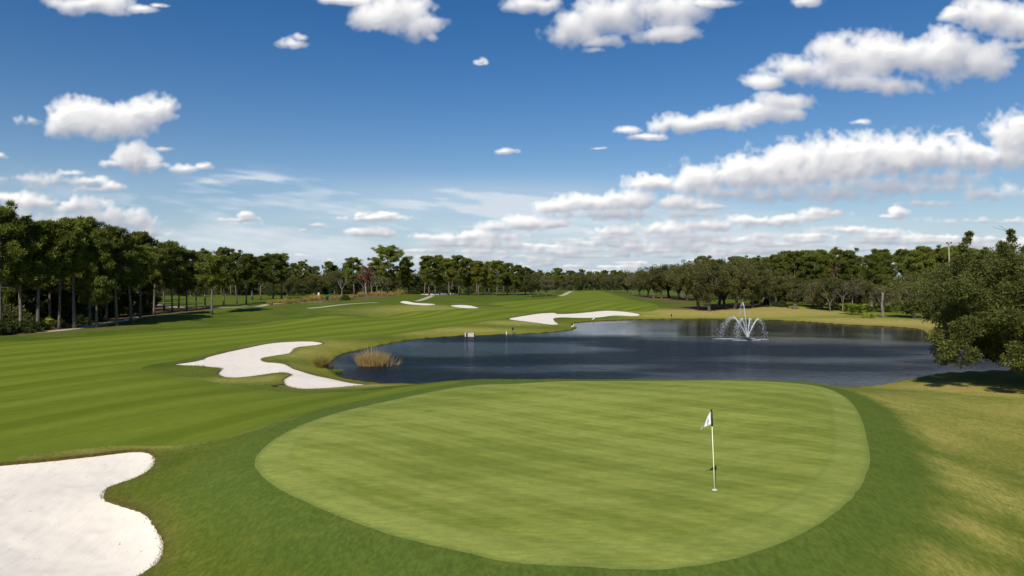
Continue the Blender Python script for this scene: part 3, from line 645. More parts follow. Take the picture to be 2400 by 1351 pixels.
        for a_, b_ in segs:
            if a_ not in mp or b_ not in mp: continue
            n0 = len(lv); A, B = V[a_, :3], V[b_, :3]; A2, B2 = p[mp[a_]], p[mp[b_]]
            lv += [A, B, B2-(0, 0, .05), A2-(0, 0, .05)]; lf.append((n0, n0+1, n0+2, n0+3))
        if lf: link('turf_lip', mesh_np('turf_lip', lv, lf, M['lip']), o)
    # pond: one level sheet that runs under its banks
    ii = (V[:, ci['pond_dist']] < .30)
    return
build_ground()
def build_water():
    lo = pond_w.min(0)-1; hi = pond_w.max(0)+1
    xs = np.arange(lo[0], hi[0], .9); ys = np.arange(lo[1], hi[1], .9); gx, gy = np.meshgrid(xs, ys)
    XY = np.stack([gx.ravel(), gy.ravel()], 1); s = sdist(XY, pond_w, 30); n = len(xs)
    q = np.array([(j*n+i, j*n+i+1, (j+1)*n+i+1, (j+1)*n+i) for j in range(len(ys)-1) for i in range(n-1)])
    q = q[(s[q] < .30).any(1)]
    # sheltered water under the far bank and beside the near one, open water ruffled by the breeze
    ruf = np.clip(.58+.42*np.clip((-s-.5)/5, 0, 1), 0, 1)
    d = np.hypot(XY[:, 0], XY[:, 1]); edge = 88+.10*XY[:, 0]+1.8*np.array([mnoise.noise(Vector((x*.06, y*.06, 2))) for x, y in XY])*2; far = np.clip((d-edge)/7, 0, 1); far = far*far*(3-2*far)
    lee = far*np.clip((XY[:, 0]+4)/14, 0, 1)
    ruf *= 1-.93*lee
    ruf *= 1-.34*np.clip((XY[:, 0]-6)/18, 0, 1)*(1-far)
    u, inv = np.unique(q, return_inverse=True)
    V = np.column_stack([XY[u], np.full(len(u), WL)])
    tag(link('pond_water', mesh_np('pond_water', V, inv.reshape(-1, 4), M['water'], True, {'ruffle': ruf[u], 'pond_dist': s[u]})), kind='structure')
build_water()

# ------------------------------------------------------------------ foliage materials
def leaf_mat(name, c1, c2, var=.30, trans=.28, rough=.6):
    m, nt, out = new_mat(name)
    oi = nd(nt, 'ShaderNodeObjectInfo').outputs['Random']
    p = nd(nt, 'ShaderNodeTexCoord').outputs['Object']
    cl = att(nt, 'clump')
    n = noi(nt, p, .45, 2)
    c = mixc(nt, mth(nt, 'MULTIPLY_ADD', cl, .7, mth(nt, 'MULTIPLY_ADD', n, .9, -.3), clamp=True), c1, c2)
    c = mixc(nt, 1.0, c, mixc(nt, oi, (1-var,)*3, (1+var, 1+var*.9, 1+var*.6)), 'MULTIPLY')
    pr = nd(nt, 'ShaderNodeBsdfPrincipled', {'Base Color': c, 'Roughness': rough, 'Specular IOR Level': .25})
    tr = nd(nt, 'ShaderNodeBsdfTranslucent', {'Color': mixc(nt, 1.0, c, (1.15, 1.2, .7), 'MULTIPLY')})
    mx = nd(nt, 'ShaderNodeMixShader', {0: trans, 1: pr.outputs[0], 2: tr.outputs[0]})
    nt.links.new(mx.outputs[0], out.inputs[0]); return m
def bark_mat(name, c1, c2):
    m, nt, out = new_mat(name)
    p = nd(nt, 'ShaderNodeTexCoord').outputs['Object']; oi = nd(nt, 'ShaderNodeObjectInfo').outputs['Random']
    n = noi(nt, vmap(nt, p, (1, 1, .22)), 7, 4, .65); n2 = noi(nt, p, .5, 2)
    c = mixc(nt, sstep(nt, n, .35, .68), c1, c2); c = mixc(nt, 1.0, c, mixc(nt, n2, (.75,)*3, (1.25,)*3), 'MULTIPLY')
    c = mixc(nt, 1.0, c, mixc(nt, oi, (.8,)*3, (1.2,)*3), 'MULTIPLY')
    principled(nt, out, c, .9, .1, bump(nt, n, .6, .05)); return m
M['pine'] = leaf_mat('pine_needles', (.078, .100, .014), (.200, .225, .036))
M['pine_yellow'] = leaf_mat('pine_needles_yellowing', (.10, .11, .016), (.21, .19, .03))
M['red'] = leaf_mat('russet_leaves', (.10, .035, .018), (.20, .075, .035))
M['oak'] = leaf_mat('oak_leaves', (.060, .066, .017), (.150, .146, .042), .22)
M['oak_grey'] = leaf_mat('mossy_oak_leaves', (.085, .083, .034), (.190, .172, .080), .2)
M['nearoak'] = leaf_mat('live_oak_leaves', (.050, .064, .012), (.150, .158, .034), .1, .3)
M['moss'] = leaf_mat('hanging_moss', (.11, .105, .075), (.19, .18, .13), .2, .2)
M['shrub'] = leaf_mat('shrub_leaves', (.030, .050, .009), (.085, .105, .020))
M['palmetto'] = leaf_mat('palmetto_fronds', (.085, .12, .012), (.22, .25, .030))
M['straw'] = leaf_mat('dry_reeds', (.40, .28, .11), (.78, .58, .27), .15, .45)
M['tuft'] = leaf_mat('green_gold_grass', (.30, .26, .06), (.62, .48, .15), .2, .45)
M['tuft_tan'] = leaf_mat('tan_ornamental_grass', (.28, .21, .07), (.55, .41, .16), .2, .45)
M['pine_bark'] = bark_mat('pine_bark', (.085, .068, .052), (.235, .195, .16))
M['oak_bark'] = bark_mat('oak_bark', (.060, .050, .040), (.17, .145, .115))
M['grey_bark'] = bark_mat('grey_bark', (.13, .115, .10), (.30, .27, .235))

def leaves(C, Rd, n, L, W, rng, flat=.75, up=.25, droop=0.0, shell=.55):
    """n small leaf faces spread through each clump; returns vertices, triangles and a tone per clump"""
    C = np.asarray(C, float); Rd = np.asarray(Rd, float); k = len(C)
    idx = np.repeat(np.arange(k), n); m = len(idx)
    d = rng.standard_normal((m, 3)); d /= np.linalg.norm(d, axis=1)[:, None]
    r = rng.uniform(0, 1, m)**(1/3.0)*shell+rng.uniform(0, 1, m)*(1-shell)
    p = d*(r*Rd[idx])[:, None]; p[:, 2] *= flat
    pos = C[idx]+p
    a = d+rng.standard_normal((m, 3))*.7; a[:, 2] += up-droop; a /= np.linalg.norm(a, axis=1)[:, None]
    b = np.cross(a, rng.standard_normal((m, 3))); b /= np.linalg.norm(b, axis=1)[:, None]+1e-9
    ll = L*rng.uniform(.6, 1.35, m)[:, None]; ww = W*rng.uniform(.6, 1.3, m)[:, None]
    V = np.stack([pos-b*ww*.5, pos+b*ww*.5, pos+a*ll], 1).reshape(-1, 3)
    F = np.arange(m*3).reshape(-1, 3)
    tone = np.repeat(rng.uniform(0, 1, k)[idx]*.7+rng.uniform(0, 1, m)*.3, 3)
    return V, F, tone
def leaf_mesh(name, parts, mat):
    V = []; F = []; T = []; b = 0
    for v, f, t in parts: V.append(v); F.append(f+b); T.append(t); b += len(v)
    return mesh_np(name, np.concatenate(V), np.concatenate(F), mat, False, {'clump': np.concatenate(T)})
def pine(seed, H=16.0, base=.5, wide=1.0, dens=1.0, lean=.5, mat='pine', spread=3.1):
    rng = np.random.default_rng(seed); rnd = random.Random(seed); tb = MB()
    lx, ly = rnd.uniform(-lean, lean), rnd.uniform(-lean, lean)
    axis = lambda t: Vector((lx*t*t+.12*math.sin(5*t+seed), ly*t*t+.12*math.cos(4*t+seed), H*t))
    n = 9; tb.tube([axis(i/n) for i in range(n+1)], [(.24-.19*(i/n))*(1.25 if i == 0 else 1) for i in range(n+1)], 7)
    C = []; Rr = []; nb = int(30*dens)
    for i in range(nb):
        s = (i+rnd.random())/nb; t = base+(.965-base)*s
        L = spread*wide*(math.sin(math.pi*min(.97, .18+.70*s))**.8)*rnd.uniform(.55, 1.2)
        if s < .3 and rnd.random() < .45: L *= .5
        az = i*2.4+rnd.uniform(-.5, .5); o = axis(t); el = rnd.uniform(-.05, .55)
        dv = Vector((math.cos(az)*math.cos(el), math.sin(az)*math.cos(el), math.sin(el)))
        e = o+dv*L; mid = o+dv*L*.5+Vector((0, 0, -.10*L))
        tb.tube([o, mid, e], [.075, .045, .02], 4, False)
        for q in range(6):                      # needle tufts strung along the outer half of the limb
            u = .42+.62*(q+rnd.random())/6; C.append(o+dv*L*u+Vector((rnd.gauss(0, .38), rnd.gauss(0, .38), rnd.gauss(.12, .28)))); Rr.append(rnd.uniform(.42, .78))
    for i in range(16):
        a = rnd.uniform(0, 6.28); q = rnd.uniform(.1, 1.3)*wide; C.append(axis(.965)+Vector((math.cos(a)*q, math.sin(a)*q, rnd.uniform(-.7, .4)-.15*q))); Rr.append(rnd.uniform(.42, .75))
    for i in range(rnd.randint(2, 6)):          # bare dead stubs below the crown
        t = rnd.uniform(base*.55, base); az = rnd.uniform(0, 6.28); o = axis(t); L = rnd.uniform(.5, 1.7)
        tb.tube([o, o+Vector((math.cos(az)*L, math.sin(az)*L, rnd.uniform(-.1, .4)))], [.04, .012], 4, False)
    return tb.mesh('pine_trunk', M['pine_bark'], True), leaf_mesh('pine_crown', [leaves(C, Rr, 88, .46, .15, rng, .75, .45, 0, .35)], M[mat])
def oak(seed, H=11.0, Rc=5.2, low=1.7, mat='oak', n=105, L=.30, W=.19, clumps=120, bark='oak_bark', moss=0):
    rng = np.random.default_rng(seed); rnd = random.Random(seed); tb = MB()
    th = low*rnd.uniform(.8, 1.1); fork = Vector((rnd.uniform(-.3, .3), rnd.uniform(-.3, .3), th))
    tb.tube([(0, 0, -.2), (0, 0, .4), fork*.6, fork], [.55, .40, .34, .32], 8)
    cz = (H+low)/2+.1; rz = (H-low)/2*.96
    C = []; Rr = []
    for i in range(clumps):
        d = Vector((rnd.gauss(0, 1), rnd.gauss(0, 1), rnd.gauss(.15, 1))).normalized()
        r = rnd.random()**.38
        lump = .84+.26*mnoise.noise(d*1.7+Vector((seed, 0, 0)))+.14*mnoise.noise(d*4+Vector((0, seed, 0)))
        p = Vector((d.x*Rc*r*lump, d.y*Rc*r*lump, cz+d.z*rz*r*lump))
        C.append(p); Rr.append(rnd.uniform(.75, 1.25)*Rc/5.2)
    lim = [(fork, .26)]
    for i in range(7):
        az = i*2*math.pi/7+rnd.uniform(-.4, .4); e = Vector((math.cos(az)*Rc*rnd.uniform(.4, .62), math.sin(az)*Rc*rnd.uniform(.4, .62), cz+rnd.uniform(-.1, .5)*rz))
        mid = fork.lerp(e, .5)+Vector((0, 0, .3)); tb.tube([fork, mid, e], [.20, .13, .06], 5, False)
        for j in range(5):
            c = min(C, key=lambda q: (q-e).length+rnd.random()*4); tb.tube([mid.lerp(e, rnd.uniform(.3, 1)), c], [.06, .02], 4, False)
    parts = [leaves(C, Rr, n, L, W, rng, .8, .1)]
    tr, cr = tb.mesh('oak_trunk', M[bark], True), leaf_mesh('oak_crown', parts, M[mat])
    ms = None
    if moss:
        mc = [c+Vector((0, 0, -.9)) for c in rnd.sample(C, moss)]
        ms = leaf_mesh('oak_moss', [leaves(mc, [.45]*moss, 50, .7, .07, rng, 1.5, -1.0, 1.4)], M['moss'])
    return tr, cr, ms
def bare(seed, H=8.0, leafy=.35, mat='oak_grey'):
    rng = np.random.default_rng(seed); rnd = random.Random(seed); tb = MB(); tips = []
    def grow(p, d, L, r, k):
        e = p+d*L; mid = p+d*L*.5+Vector((rnd.uniform(-.08, .08), rnd.uniform(-.08, .08), 0))*L
        tb.tube([p, mid, e], [r, r*.8, r*.6], 5 if k < 2 else 3, False)
        if k >= 4: tips.append(e); return
        for i in range(rnd.choice((2, 3, 3))):
            q = (d+Vector((rnd.gauss(0, .5), rnd.gauss(0, .5), rnd.gauss(.1, .3)))).normalized(); grow(e, q, L*rnd.uniform(.62, .85), r*.58, k+1)
    grow(Vector((0, 0, -.1)), Vector((rnd.uniform(-.1, .1), rnd.uniform(-.1, .1), 1)).normalized(), H*.27, .17, 0)
    s = [t for t in tips if rnd.random() < leafy]
    return tb.mesh('bare_trunk', M['grey_bark'], True), leaf_mesh('sparse_crown', [leaves(s, [.6]*len(s), 42, .22, .12, rng)], M[mat])
def shrub(seed, H=1.6, Rc=1.5, mat='shrub', n=90, L=.22, W=.13):
    rng = np.random.default_rng(seed); rnd = random.Random(seed); C = []; Rr = []; tb = MB()
    for i in range(26):
        a = rnd.uniform(0, 6.28); q = rnd.random()**.5*Rc; z = H*(1-(q/Rc)**2*.7)*rnd.uniform(.25, .9)
        C.append(Vector((math.cos(a)*q, math.sin(a)*q, z))); Rr.append(rnd.uniform(.3, .5)*Rc/1.5)
    for c in C[:9]: tb.tube([(c.x*.15, c.y*.15, -.1), c*.6, c], [.035, .025, .01], 4, False)
    return tb.mesh('shrub_stems', M['oak_bark']), leaf_mesh('shrub_foliage', [leaves(C, Rr, n, L, W, rng)], M[mat])
def blades(n, H, rad, bend, width, rng, mat, name, lean=.0, spread=1.0, segs=3, rx=1.0):
    """arching blades rising from one crown"""
    az = rng.uniform(0, 2*math.pi, n); q = rad*np.sqrt(rng.uniform(0, 1, n)); h = H*rng.uniform(.42, 1.10, n)*(1-.42*(q/rad)**2)
    o = np.stack([np.cos(az)*q*rx, np.sin(az)*q, np.zeros(n)], 1)
    d = np.stack([np.cos(az)*(q/rad)*spread+rng.standard_normal(n)*.18+lean, np.sin(az)*(q/rad)*spread+rng.standard_normal(n)*.18], 1)*bend
    sd_ = rng.uniform(0, 2*math.pi, n); s = np.stack([np.cos(sd_), np.sin(sd_), np.zeros(n)], 1)*width*.5
    V = []; rows = segs+1
    for k in range(rows):
        t = k/segs; p = o.copy(); p[:, :2] += d*(t**1.7)*h[:, None]; p[:, 2] = h*(t-.28*t**3*np.clip(np.hypot(d[:, 0], d[:, 1]), 0, 1))
        w = (1-t)**.6
        V.append(p-s*max(w, .12)); V.append(p+s*max(w, .12))
    V = np.stack(V, 1).reshape(-1, 3); F = []
    b = np.arange(n)*rows*2
    for k in range(segs): F.append(np.stack([b+2*k, b+2*k+1, b+2*k+3, b+2*k+2], 1))
    F = np.concatenate(F); tone = np.repeat(rng.uniform(0, 1, n), rows*2)
    return mesh_np(name, V, F, mat, False, {'clump': tone})
def palmetto(seed, H=1.3):
    rng = np.random.default_rng(seed); rnd = random.Random(seed); V = []; F = []; T = []
    for i in range(26):
        az = rnd.uniform(0, 6.28); el = rnd.uniform(.35, 1.3); L = H*rnd.uniform(.5, .9)
        c = Vector((math.cos(az)*math.cos(el)*L*1.2, math.sin(az)*math.cos(el)*L*1.2, math.sin(el)*L)); u = c.normalized(); s = u.cross(Vector((0, 0, 1))).normalized(); tn = rnd.random()
        for j in range(9):
            a = (j-4)*.33; dv = (u*math.cos(a)+s*math.sin(a)).normalized(); e = c+dv*.55+Vector((0, 0, -.08)); w = dv.cross(u.cross(s)).normalized()*.045
            n = len(V); V += [c, c+dv*.3+w, e, c+dv*.3-w]; F.append((n, n+1, n+2, n+3)); T += [tn]*4
        n = len(V); w = s*.015; V += [Vector((0, 0, 0))-w, Vector((0, 0, 0))+w, c+w, c-w]; F.append((n, n+1, n+2, n+3)); T += [tn]*4
    return mesh_np('palmetto_fronds', [tuple(v) for v in V], F, M['palmetto'], False, {'clump': T})

PINES = [pine(11, base=.42), pine(12, base=.36, wide=1.15), pine(13, base=.50, wide=.95), pine(14, base=.42, dens=.8), pine(15, base=.30, wide=1.05, dens=1.15), pine(16, base=.45, wide=1.15, dens=.95), pine(17, base=.24, wide=1.05, dens=1.35), pine(18, base=.52, wide=.85, dens=.75)]
BIGPINE = pine(31, base=.30, wide=1.9, dens=1.9)
YPINE = pine(33, base=.40, wide=1.1, mat='pine_yellow')
OAKS = [oak(21), oak(22, Rc=5.8), oak(23, H=10.5, Rc=4.8, mat='oak_grey'), oak(24, H=11.5, Rc=5.0), oak(25, H=10.5, Rc=6.0, mat='oak_grey')]
FAROAK = [oak(26, H=11, Rc=5.5, low=.9, mat='oak'), oak(27, H=10, Rc=6, low=.7, mat='oak')]
REDTREE = oak(28, H=12, Rc=3.6, low=4, mat='red', clumps=70, n=70, bark='grey_bark')
MOSSOAK = [oak(41, H=8.2, Rc=4.6, low=2.0, mat='oak_grey', moss=46, clumps=90), oak(42, H=8.0, Rc=4.2, low=1.6, mat='oak_grey', moss=40, clumps=85)]
SCRUB = [oak(43, H=7.5, Rc=4.2, low=.4, mat='oak_grey', clumps=100), oak(44, H=8.5, Rc=4.4, low=.5, mat='oak', clumps=100)]
BARE = [bare(51), bare(52, leafy=.15), bare(53, H=9, leafy=.5)]
SHRUBS = [shrub(61), shrub(62, 1.9, 1.5), shrub(63, 1.4, 1.8, 'palmetto', 60, .3, .1)]
SMALLTREE = oak(45, H=4.6, Rc=1.6, low=1.6, mat='oak', clumps=45, n=70, L=.24, W=.14)
PALMETTOS = [palmetto(71), palmetto(72, 1.5), palmetto(73, 1.1)]

ORD = ['first', 'second', 'third', 'fourth', 'fifth', 'sixth', 'seventh', 'eighth', 'ninth', 'tenth', 'eleventh', 'twelfth', 'thirteenth', 'fourteenth', 'fifteenth', 'sixteenth', 'seventeenth', 'eighteenth', 'nineteenth', 'twentieth'] + ['twenty-'+k for k in ('first', 'second', 'third', 'fourth', 'fifth', 'sixth', 'seventh', 'eighth', 'ninth')] + ['thirtieth'] + ['thirty-'+k for k in ('first', 'second', 'third', 'fourth', 'fifth', 'sixth', 'seventh', 'eighth', 'ninth')] + ['fortieth'] + ['forty-'+k for k in ('first', 'second', 'third', 'fourth', 'fifth', 'sixth', 'seventh', 'eighth', 'ninth')] + ['fiftieth', 'fifty-first', 'fifty-second']
def plant(name, proto, x, y, scale, rz, label, category, group, parts=('trunk', 'crown', 'hanging_moss'), sz=None, dz=-.15, tilt=(0, 0)):
    z = Z(x, y)
    o = tag(link(name, None, None, (x, y, z+dz), (tilt[0], tilt[1], rz), (scale, scale, sz or scale)), label, category, group, 'thing')
    for pn, me in zip(parts, proto):
        if me: link(pn, me, o)
    return o
def top_scale(px, d, top, H, low=.6, up=1.6):   # scale so that the crown reaches the measured height
    x, y, z = spot(px, d); zt = CZ-(top-HZ)/FP*d; return max(low, min(up, (zt-z)/H))
rt = random.Random(5)
def row(group, kind, rows, lab, wide=1.0):                # rows: (bearing, distance, height mark, prototype, full height[, label])
    rows = sorted(rows, key=lambda r: r[0])
    for i, r in enumerate(rows):
        px, d, top, proto, H = r[:5]; x, y, z = spot(px, d); s = top_scale(px, d, top, H)
        l = r[5] if len(r) > 5 else lab.format(ORD[i])
        plant(kind, proto, x, y, s*rt.uniform(.94, 1.06) if H < 13 else s**.6*rt.uniform(.82, 1.10)*wide, rt.uniform(0, 6.28), l, 'tree', group, sz=s, tilt=(rt.gauss(0, .022), rt.gauss(0, .022)))

# ------------------------------------------------------------------ the left wood
pv = lambda: rt.choice(PINES)
def dz(by, z=-1.0): return FP*(CZ-z)/(by-HZ)
LEFT = [(4,86,478),(47,89,506),(92,90,508),(140,92,514),(176,94,517),(228,96,525),(272,99,527),(210,100,580,PINES[4],16,'short full pine standing forward of the left wood beside the path'),(306,104,560),(330,112,574),(25,95,520),(118,99,520),(250,106,540)]
row('pines along the front of the left wood', 'pine_tree', [(r[0], r[1], r[2]+rt.uniform(-6, 16), pv(), 16) if len(r) == 3 else r for r in LEFT], 'tall shadowed pine, {} from the left frame edge along the left wood front')
MID = [(362,122,582),(403,127,566,PINES[1]),(437,131,586),(460,138,592,PINES[0]),(482,150,588,PINES[5]),(497,121,598,PINES[2]),(525,160,581,PINES[1]),(556,172,592),(578,168,596,PINES[2]),(345,130,590),(385,142,575),(420,150,580)]
row('pines standing in the straw bed', 'pine_tree', [(r[0], r[1], r[2], r[3] if len(r) > 3 else pv(), 16) for r in MID], 'pine with bare trunk rising from reddish straw, {} from the left of its clump')
k = 0; deep = []
while len(deep) < 64:
    d = rt.uniform(92, 215); px = rt.uniform(-330, 345)
    x = (px-1200)/FP*d; lim = -64-(max(0, d-120))*.10
    if x > lim-5: continue
    if any((x-a)**2+(d-b)**2 < 13 for a, b in deep): continue
    deep.append((x, d))
for x, y in deep:
    s = rt.uniform(.80, 1.10); plant('pine_tree', rt.choice((PINES[1], PINES[4], PINES[6], PINES[6], PINES[4])), x, y, s, rt.uniform(0, 6.28), 'dark pine deep inside the left wood behind its front row', 'tree', 'pines deep inside the left wood')
for i in range(30):                             # undergrowth under the pines
    d = rt.uniform(80, 112); x = -61-(d-83)*.11-rt.uniform(0, 9)
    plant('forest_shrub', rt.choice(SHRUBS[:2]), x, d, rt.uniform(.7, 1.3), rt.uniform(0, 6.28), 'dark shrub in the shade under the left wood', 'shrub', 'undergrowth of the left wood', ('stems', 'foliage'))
for j, (px, by) in enumerate(((88,772),(128,768),(190,756),(232,748),(318,738))):
    x, y, z = spot(px, dz(by)); plant('palmetto_bush', (rt.choice(PALMETTOS),), x-1.5, y, 1.2, rt.uniform(0, 6.28), f'bright green palmetto at the foot of the left wood, {ORD[j]} from the left', 'palmetto', 'palmettos at the foot of the left wood', ('fronds',))
# trees on the far side of the neighbouring fairway
far = []
for i in range(46):
    px = 250+i*12.6+rt.uniform(-6, 6); d = rt.uniform(255, 330); x = (px-1200)/FP*d; far.append((px, d))
far.sort()
for i, (px, d) in enumerate(far):
    x, y, z = spot(px, d)
    if i % 3 == 1: plant('oak_tree', rt.choice(FAROAK), x, y, rt.uniform(.8, 1.0), rt.uniform(0, 6.28), 'dark oak in the far wood behind the left fairway', 'tree', 'oaks in the far left wood')
    else: plant('pine_tree', rt.choice(PINES[3:7]), x, y, rt.uniform(.72, .92), rt.uniform(0, 6.28), 'pine in the far wood behind the left fairway', 'tree', 'pines in the far left wood')
# ------------------------------------------------------------------ the middle wood
CEN = [(612,205,600,PINES[5],16),(640,222,595,PINES[1],16),(660,226,597,PINES[0],16),(590,215,612,PINES[4],16),(830,262,604,PINES[1],16,'pine with a round dense crown beside the russet tree'),(912,258,580,BIGPINE,16,'tallest pine of all with a broad spreading crown in the middle wood'),(955,262,608,PINES[6],16),(880,275,615,PINES[5],16),(945,280,612,PINES[4],16),(1005,238,600,PINES[1],16),(1030,246,598,PINES[6],16),(1052,240,606,PINES[5],16),(1075,232,599,PINES[1],16),(1098,238,606,PINES[6],16),(1122,234,612,YPINE,16,'yellowing pine among the green pines of the middle wood'),(1145,238,613,PINES[6],16),(1165,232,611,PINES[1],16),(1188,240,616,PINES[4],16),(1212,236,621,PINES[6],16),(1232,244,630,PINES[5],16),(995,255,612,PINES[3],16),(1060,262,610,PINES[0],16),(1118,258,616,PINES[5],16),(1180,262,620,PINES[1],16)]
row('pines of the middle wood', 'pine_tree', CEN, 'sunlit pine, {} from the left in the front of the middle wood', 1.22)
x, y, z = spot(858, 256); plant('russet_tree', REDTREE, x, y, .95, 1, 'reddish brown half bare tree beside the round crowned pine', 'tree', None)
x, y, z = spot(1968, 196); plant('russet_tree', REDTREE, x, y, 1.08, 2, 'rust red tree among the green pines of the right wood', 'tree', None)
BG = sorted([(850,258,9),(870,252,8.5),(882,256,9),(895,250,8),(935,262,8),(800,262,8),(785,270,9),(1020,250,6)])
for j, (px, d, h) in enumerate(BG):
    x, y, z = spot(px, d); plant('bare_tree', BARE[j % 3], x, y, h/7.5, rt.uniform(0, 6.28), f'bare grey branching tree before the middle wood, {ORD[j]} bare one from the left', 'tree', 'bare trees before the middle wood')
mo = []
for i in range(26):
    px = 690+i*22+rt.uniform(-8, 8); d = rt.uniform(268, 330); mo.append((px, d))
for px, d in mo:
    x, y, z = spot(px, d); top = rt.uniform(630, 646)
    plant('oak_tree', rt.choice(FAROAK), x, y, rt.uniform(.8, 1.0), rt.uniform(0, 6.28), 'dark oak closing the background of the middle wood', 'tree', 'oaks behind the middle wood', sz=top_scale(px, d, top, 11))
# oaks at the end of the fairway
END = [(1243,222,640),(1262,235,638),(1280,226,642),(1300,262,648),(1322,330,644),(1345,360,640),(1368,395,640),(1392,400,641),(1412,390,640),(1432,330,636,),(1452,300,640)]
row('oaks at the end of the fairway', 'oak_tree', [(a, b, c, OAKS[i % 5], 11) for i, (a, b, c) in enumerate(END)], 'low grey green oak at the fairway end, {} from the left')
for i in range(26):
    px = 1225+i*11+rt.uniform(-5, 5); d = rt.uniform(420, 560); x, y, z = spot(px, d)
    plant('pine_tree', rt.choice(PINES[:6]), x, y, rt.uniform(.75, .95), rt.uniform(0, 6.28), 'distant pine behind the end of the fairway', 'tree', 'distant pines behind the fairway', sz=top_scale(px, d, rt.uniform(632, 642), 16))
x, y, z = spot(1308, 300); plant('pine_tree', PINES[6], x, y, .9, 1, 'bright green pine above the oaks left of the fairway end', 'tree', None, sz=top_scale(1308, 300, 628, 16))
# ------------------------------------------------------------------ oaks on the right of the fairway
RO = [(1470,690,648),(1484,694,640),(1500,699,630),(1517,702,626),(1532,703,622),(1550,703,618),(1568,702,614),(1590,704,614),(1612,707,613),(1638,724,616),(1662,727,612),(1684,719,610),(1700,722,612),(1722,725,609),(1740,718,606),(1764,724,611),(1788,712,610),(1815,709,612),(1600,699,610),(1650,703,606),(1700,702,604),(1750,702,602),(1545,697,616),(1800,704,606)]
row('oaks on the mulched bank right of the fairway', 'oak_tree', [(a, dz(b, -.9), c, OAKS[(i*2) % 5], 11) for i, (a, b, c) in enumerate(RO)], 'grey green oak on the straw bank, {} from the left of the right hand grove')
# ------------------------------------------------------------------ the right wood
rp = []
while len(rp) < 72:
    d = rt.uniform(168, 262); px = rt.uniform(1640, 2560)
    if px < 1800 and d < 205: continue
    x = (px-1200)/FP*d
    if any((x-a)**2+(d-b)**2 < 14 for a, b, _ in rp): continue
    rp.append((x, d, px))
for x, y, px in rp:
    top = 606-24*min(1, max(0, (px-1750)/330))+rt.uniform(-11, 18)
    s = top_scale(px, y, top, 16, .6, 1.25)
    plant('pine_tree', pv(), x, y, s**.5*rt.uniform(.95, 1.15), rt.uniform(0, 6.28), 'green pine massed in the right wood beyond the pond', 'tree', 'pines of the right wood', sz=s)
for i in range(24):
    px = 1800+i*30+rt.uniform(-10, 10); d = rt.uniform(160, 182); x, y, z = spot(px, d)
    plant('oak_tree', rt.choice(FAROAK), x, y, rt.uniform(.75, 1.0), rt.uniform(0, 6.28), 'low dark oak filling the foot of the right wood', 'tree', 'oaks at the foot of the right wood', sz=rt.uniform(.55, .85))
SC = [(1925,150,655,SCRUB[0],7.5),(1952,146,640,SCRUB[1],8.5),(1985,150,652,SCRUB[0],7.5),(1905,158,672,SCRUB[0],7.5),(2020,152,650,SCRUB[1],8.5),(2235,124,640,SCRUB[1],8.5),(2290,128,630,SCRUB[0],7.5),(2350,120,640,SCRUB[1],8.5),(2200,135,650,SCRUB[0],7.5)]
row('tangled scrub oaks beyond the pond', 'scrub_oak', SC, 'tangled brown green scrub oak beyond the pond, {} from the left')
row('mossy oaks beyond the pond', 'mossy_oak', [(2142,122,654,MOSSOAK[0],8.2),(2185,120,662,MOSSOAK[1],8.0),(2070,140,668,MOSSOAK[1],8.0)], 'oak hung with grey moss on the far right bank, {} from the left')
for j, (px, d, h) in enumerate(((1945,142,5),(1975,143,7),(2000,148,7.5),(2160,118,6))):
    x, y, z = spot(px, d); plant('bare_tree', BARE[j % 3], x, y, h/7.5, rt.uniform(0, 6.28), f'pale bare tree in the scrub beyond the pond, {ORD[j]} bare one from the left', 'tree', 'bare trees beyond the pond')
x, y, z = spot(1862, dz(728, -1.1)); plant('young_tree', SMALLTREE, x, y, 1.0, 0, 'small young tree alone on the grass right of the fountain', 'tree', None)
for j, (px, by) in enumerate(((1772,716),(1796,719),(1818,722),(1832,723))):
    x, y, z = spot(px, dz(by, -.9)); plant('round_shrub', SHRUBS[j % 2], x, y, .85, rt.uniform(0, 6.28), f'rounded shrub behind the brown slope, {ORD[j]} from the left', 'shrub', 'shrubs behind the brown slope', ('stems', 'foliage'), sz=1.0)
for j, (px, by, s) in enumerate(sorted(((1985,733,1.2),(1998,738,1.2),(2010,740,1.2),(2022,735,1.1),(2035,730,1.2),(2082,732,1.3),(2092,735,1.2),(2112,730,1.0),(2008,730,1.3),(2055,730,1.0)))):
    x, y, z = spot(px, dz(by, -1.3)); plant('palmetto_bush', (PALMETTOS[j % 3],), x, y, s*1.25, rt.uniform(0, 6.28), f'yellow green palmetto on the far bank, {ORD[j]} from the left', 'palmetto', 'palmettos on the far bank', ('fronds',))
# understory that closes the view between the trunks
UNDER = [shrub(64, 4.2, 2.4, 'shrub', 120, .30, .17), shrub(65, 3.4, 2.6, 'oak', 110, .30, .17), shrub(66, 5.2, 2.3, 'shrub', 120, .32, .18)]  # mostly dark leaves: the shade under the trees is put into their colour
def understory(n, f, label, group, lo=.8, hi=1.25):
    for i in range(n):
        px, d = f(i); x, y, z = spot(px, d)
        plant('understory_bush', UNDER[i % 3], x, y, rt.uniform(lo, hi), rt.uniform(0, 6.28), label, 'bush', group, ('stems', 'foliage'))
def in_left(i):
    while True:
        d = rt.uniform(92, 170); px = rt.uniform(-120, 345); x = (px-1200)/FP*d
        if x < -67-max(0, d-120)*.10: return px, d
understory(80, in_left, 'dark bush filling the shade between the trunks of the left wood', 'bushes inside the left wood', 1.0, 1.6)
understory(44, lambda i: (300+i*12.5+rt.uniform(-5, 5), rt.uniform(268, 300)), 'dark bush along the far edge of the left fairway', 'bushes beyond the left fairway', .9, 1.3)
understory(34, lambda i: (690+i*16.5+rt.uniform(-5, 5), rt.uniform(258, 290)), 'brown green bush under the middle wood', 'bushes under the middle wood', .8, 1.2)
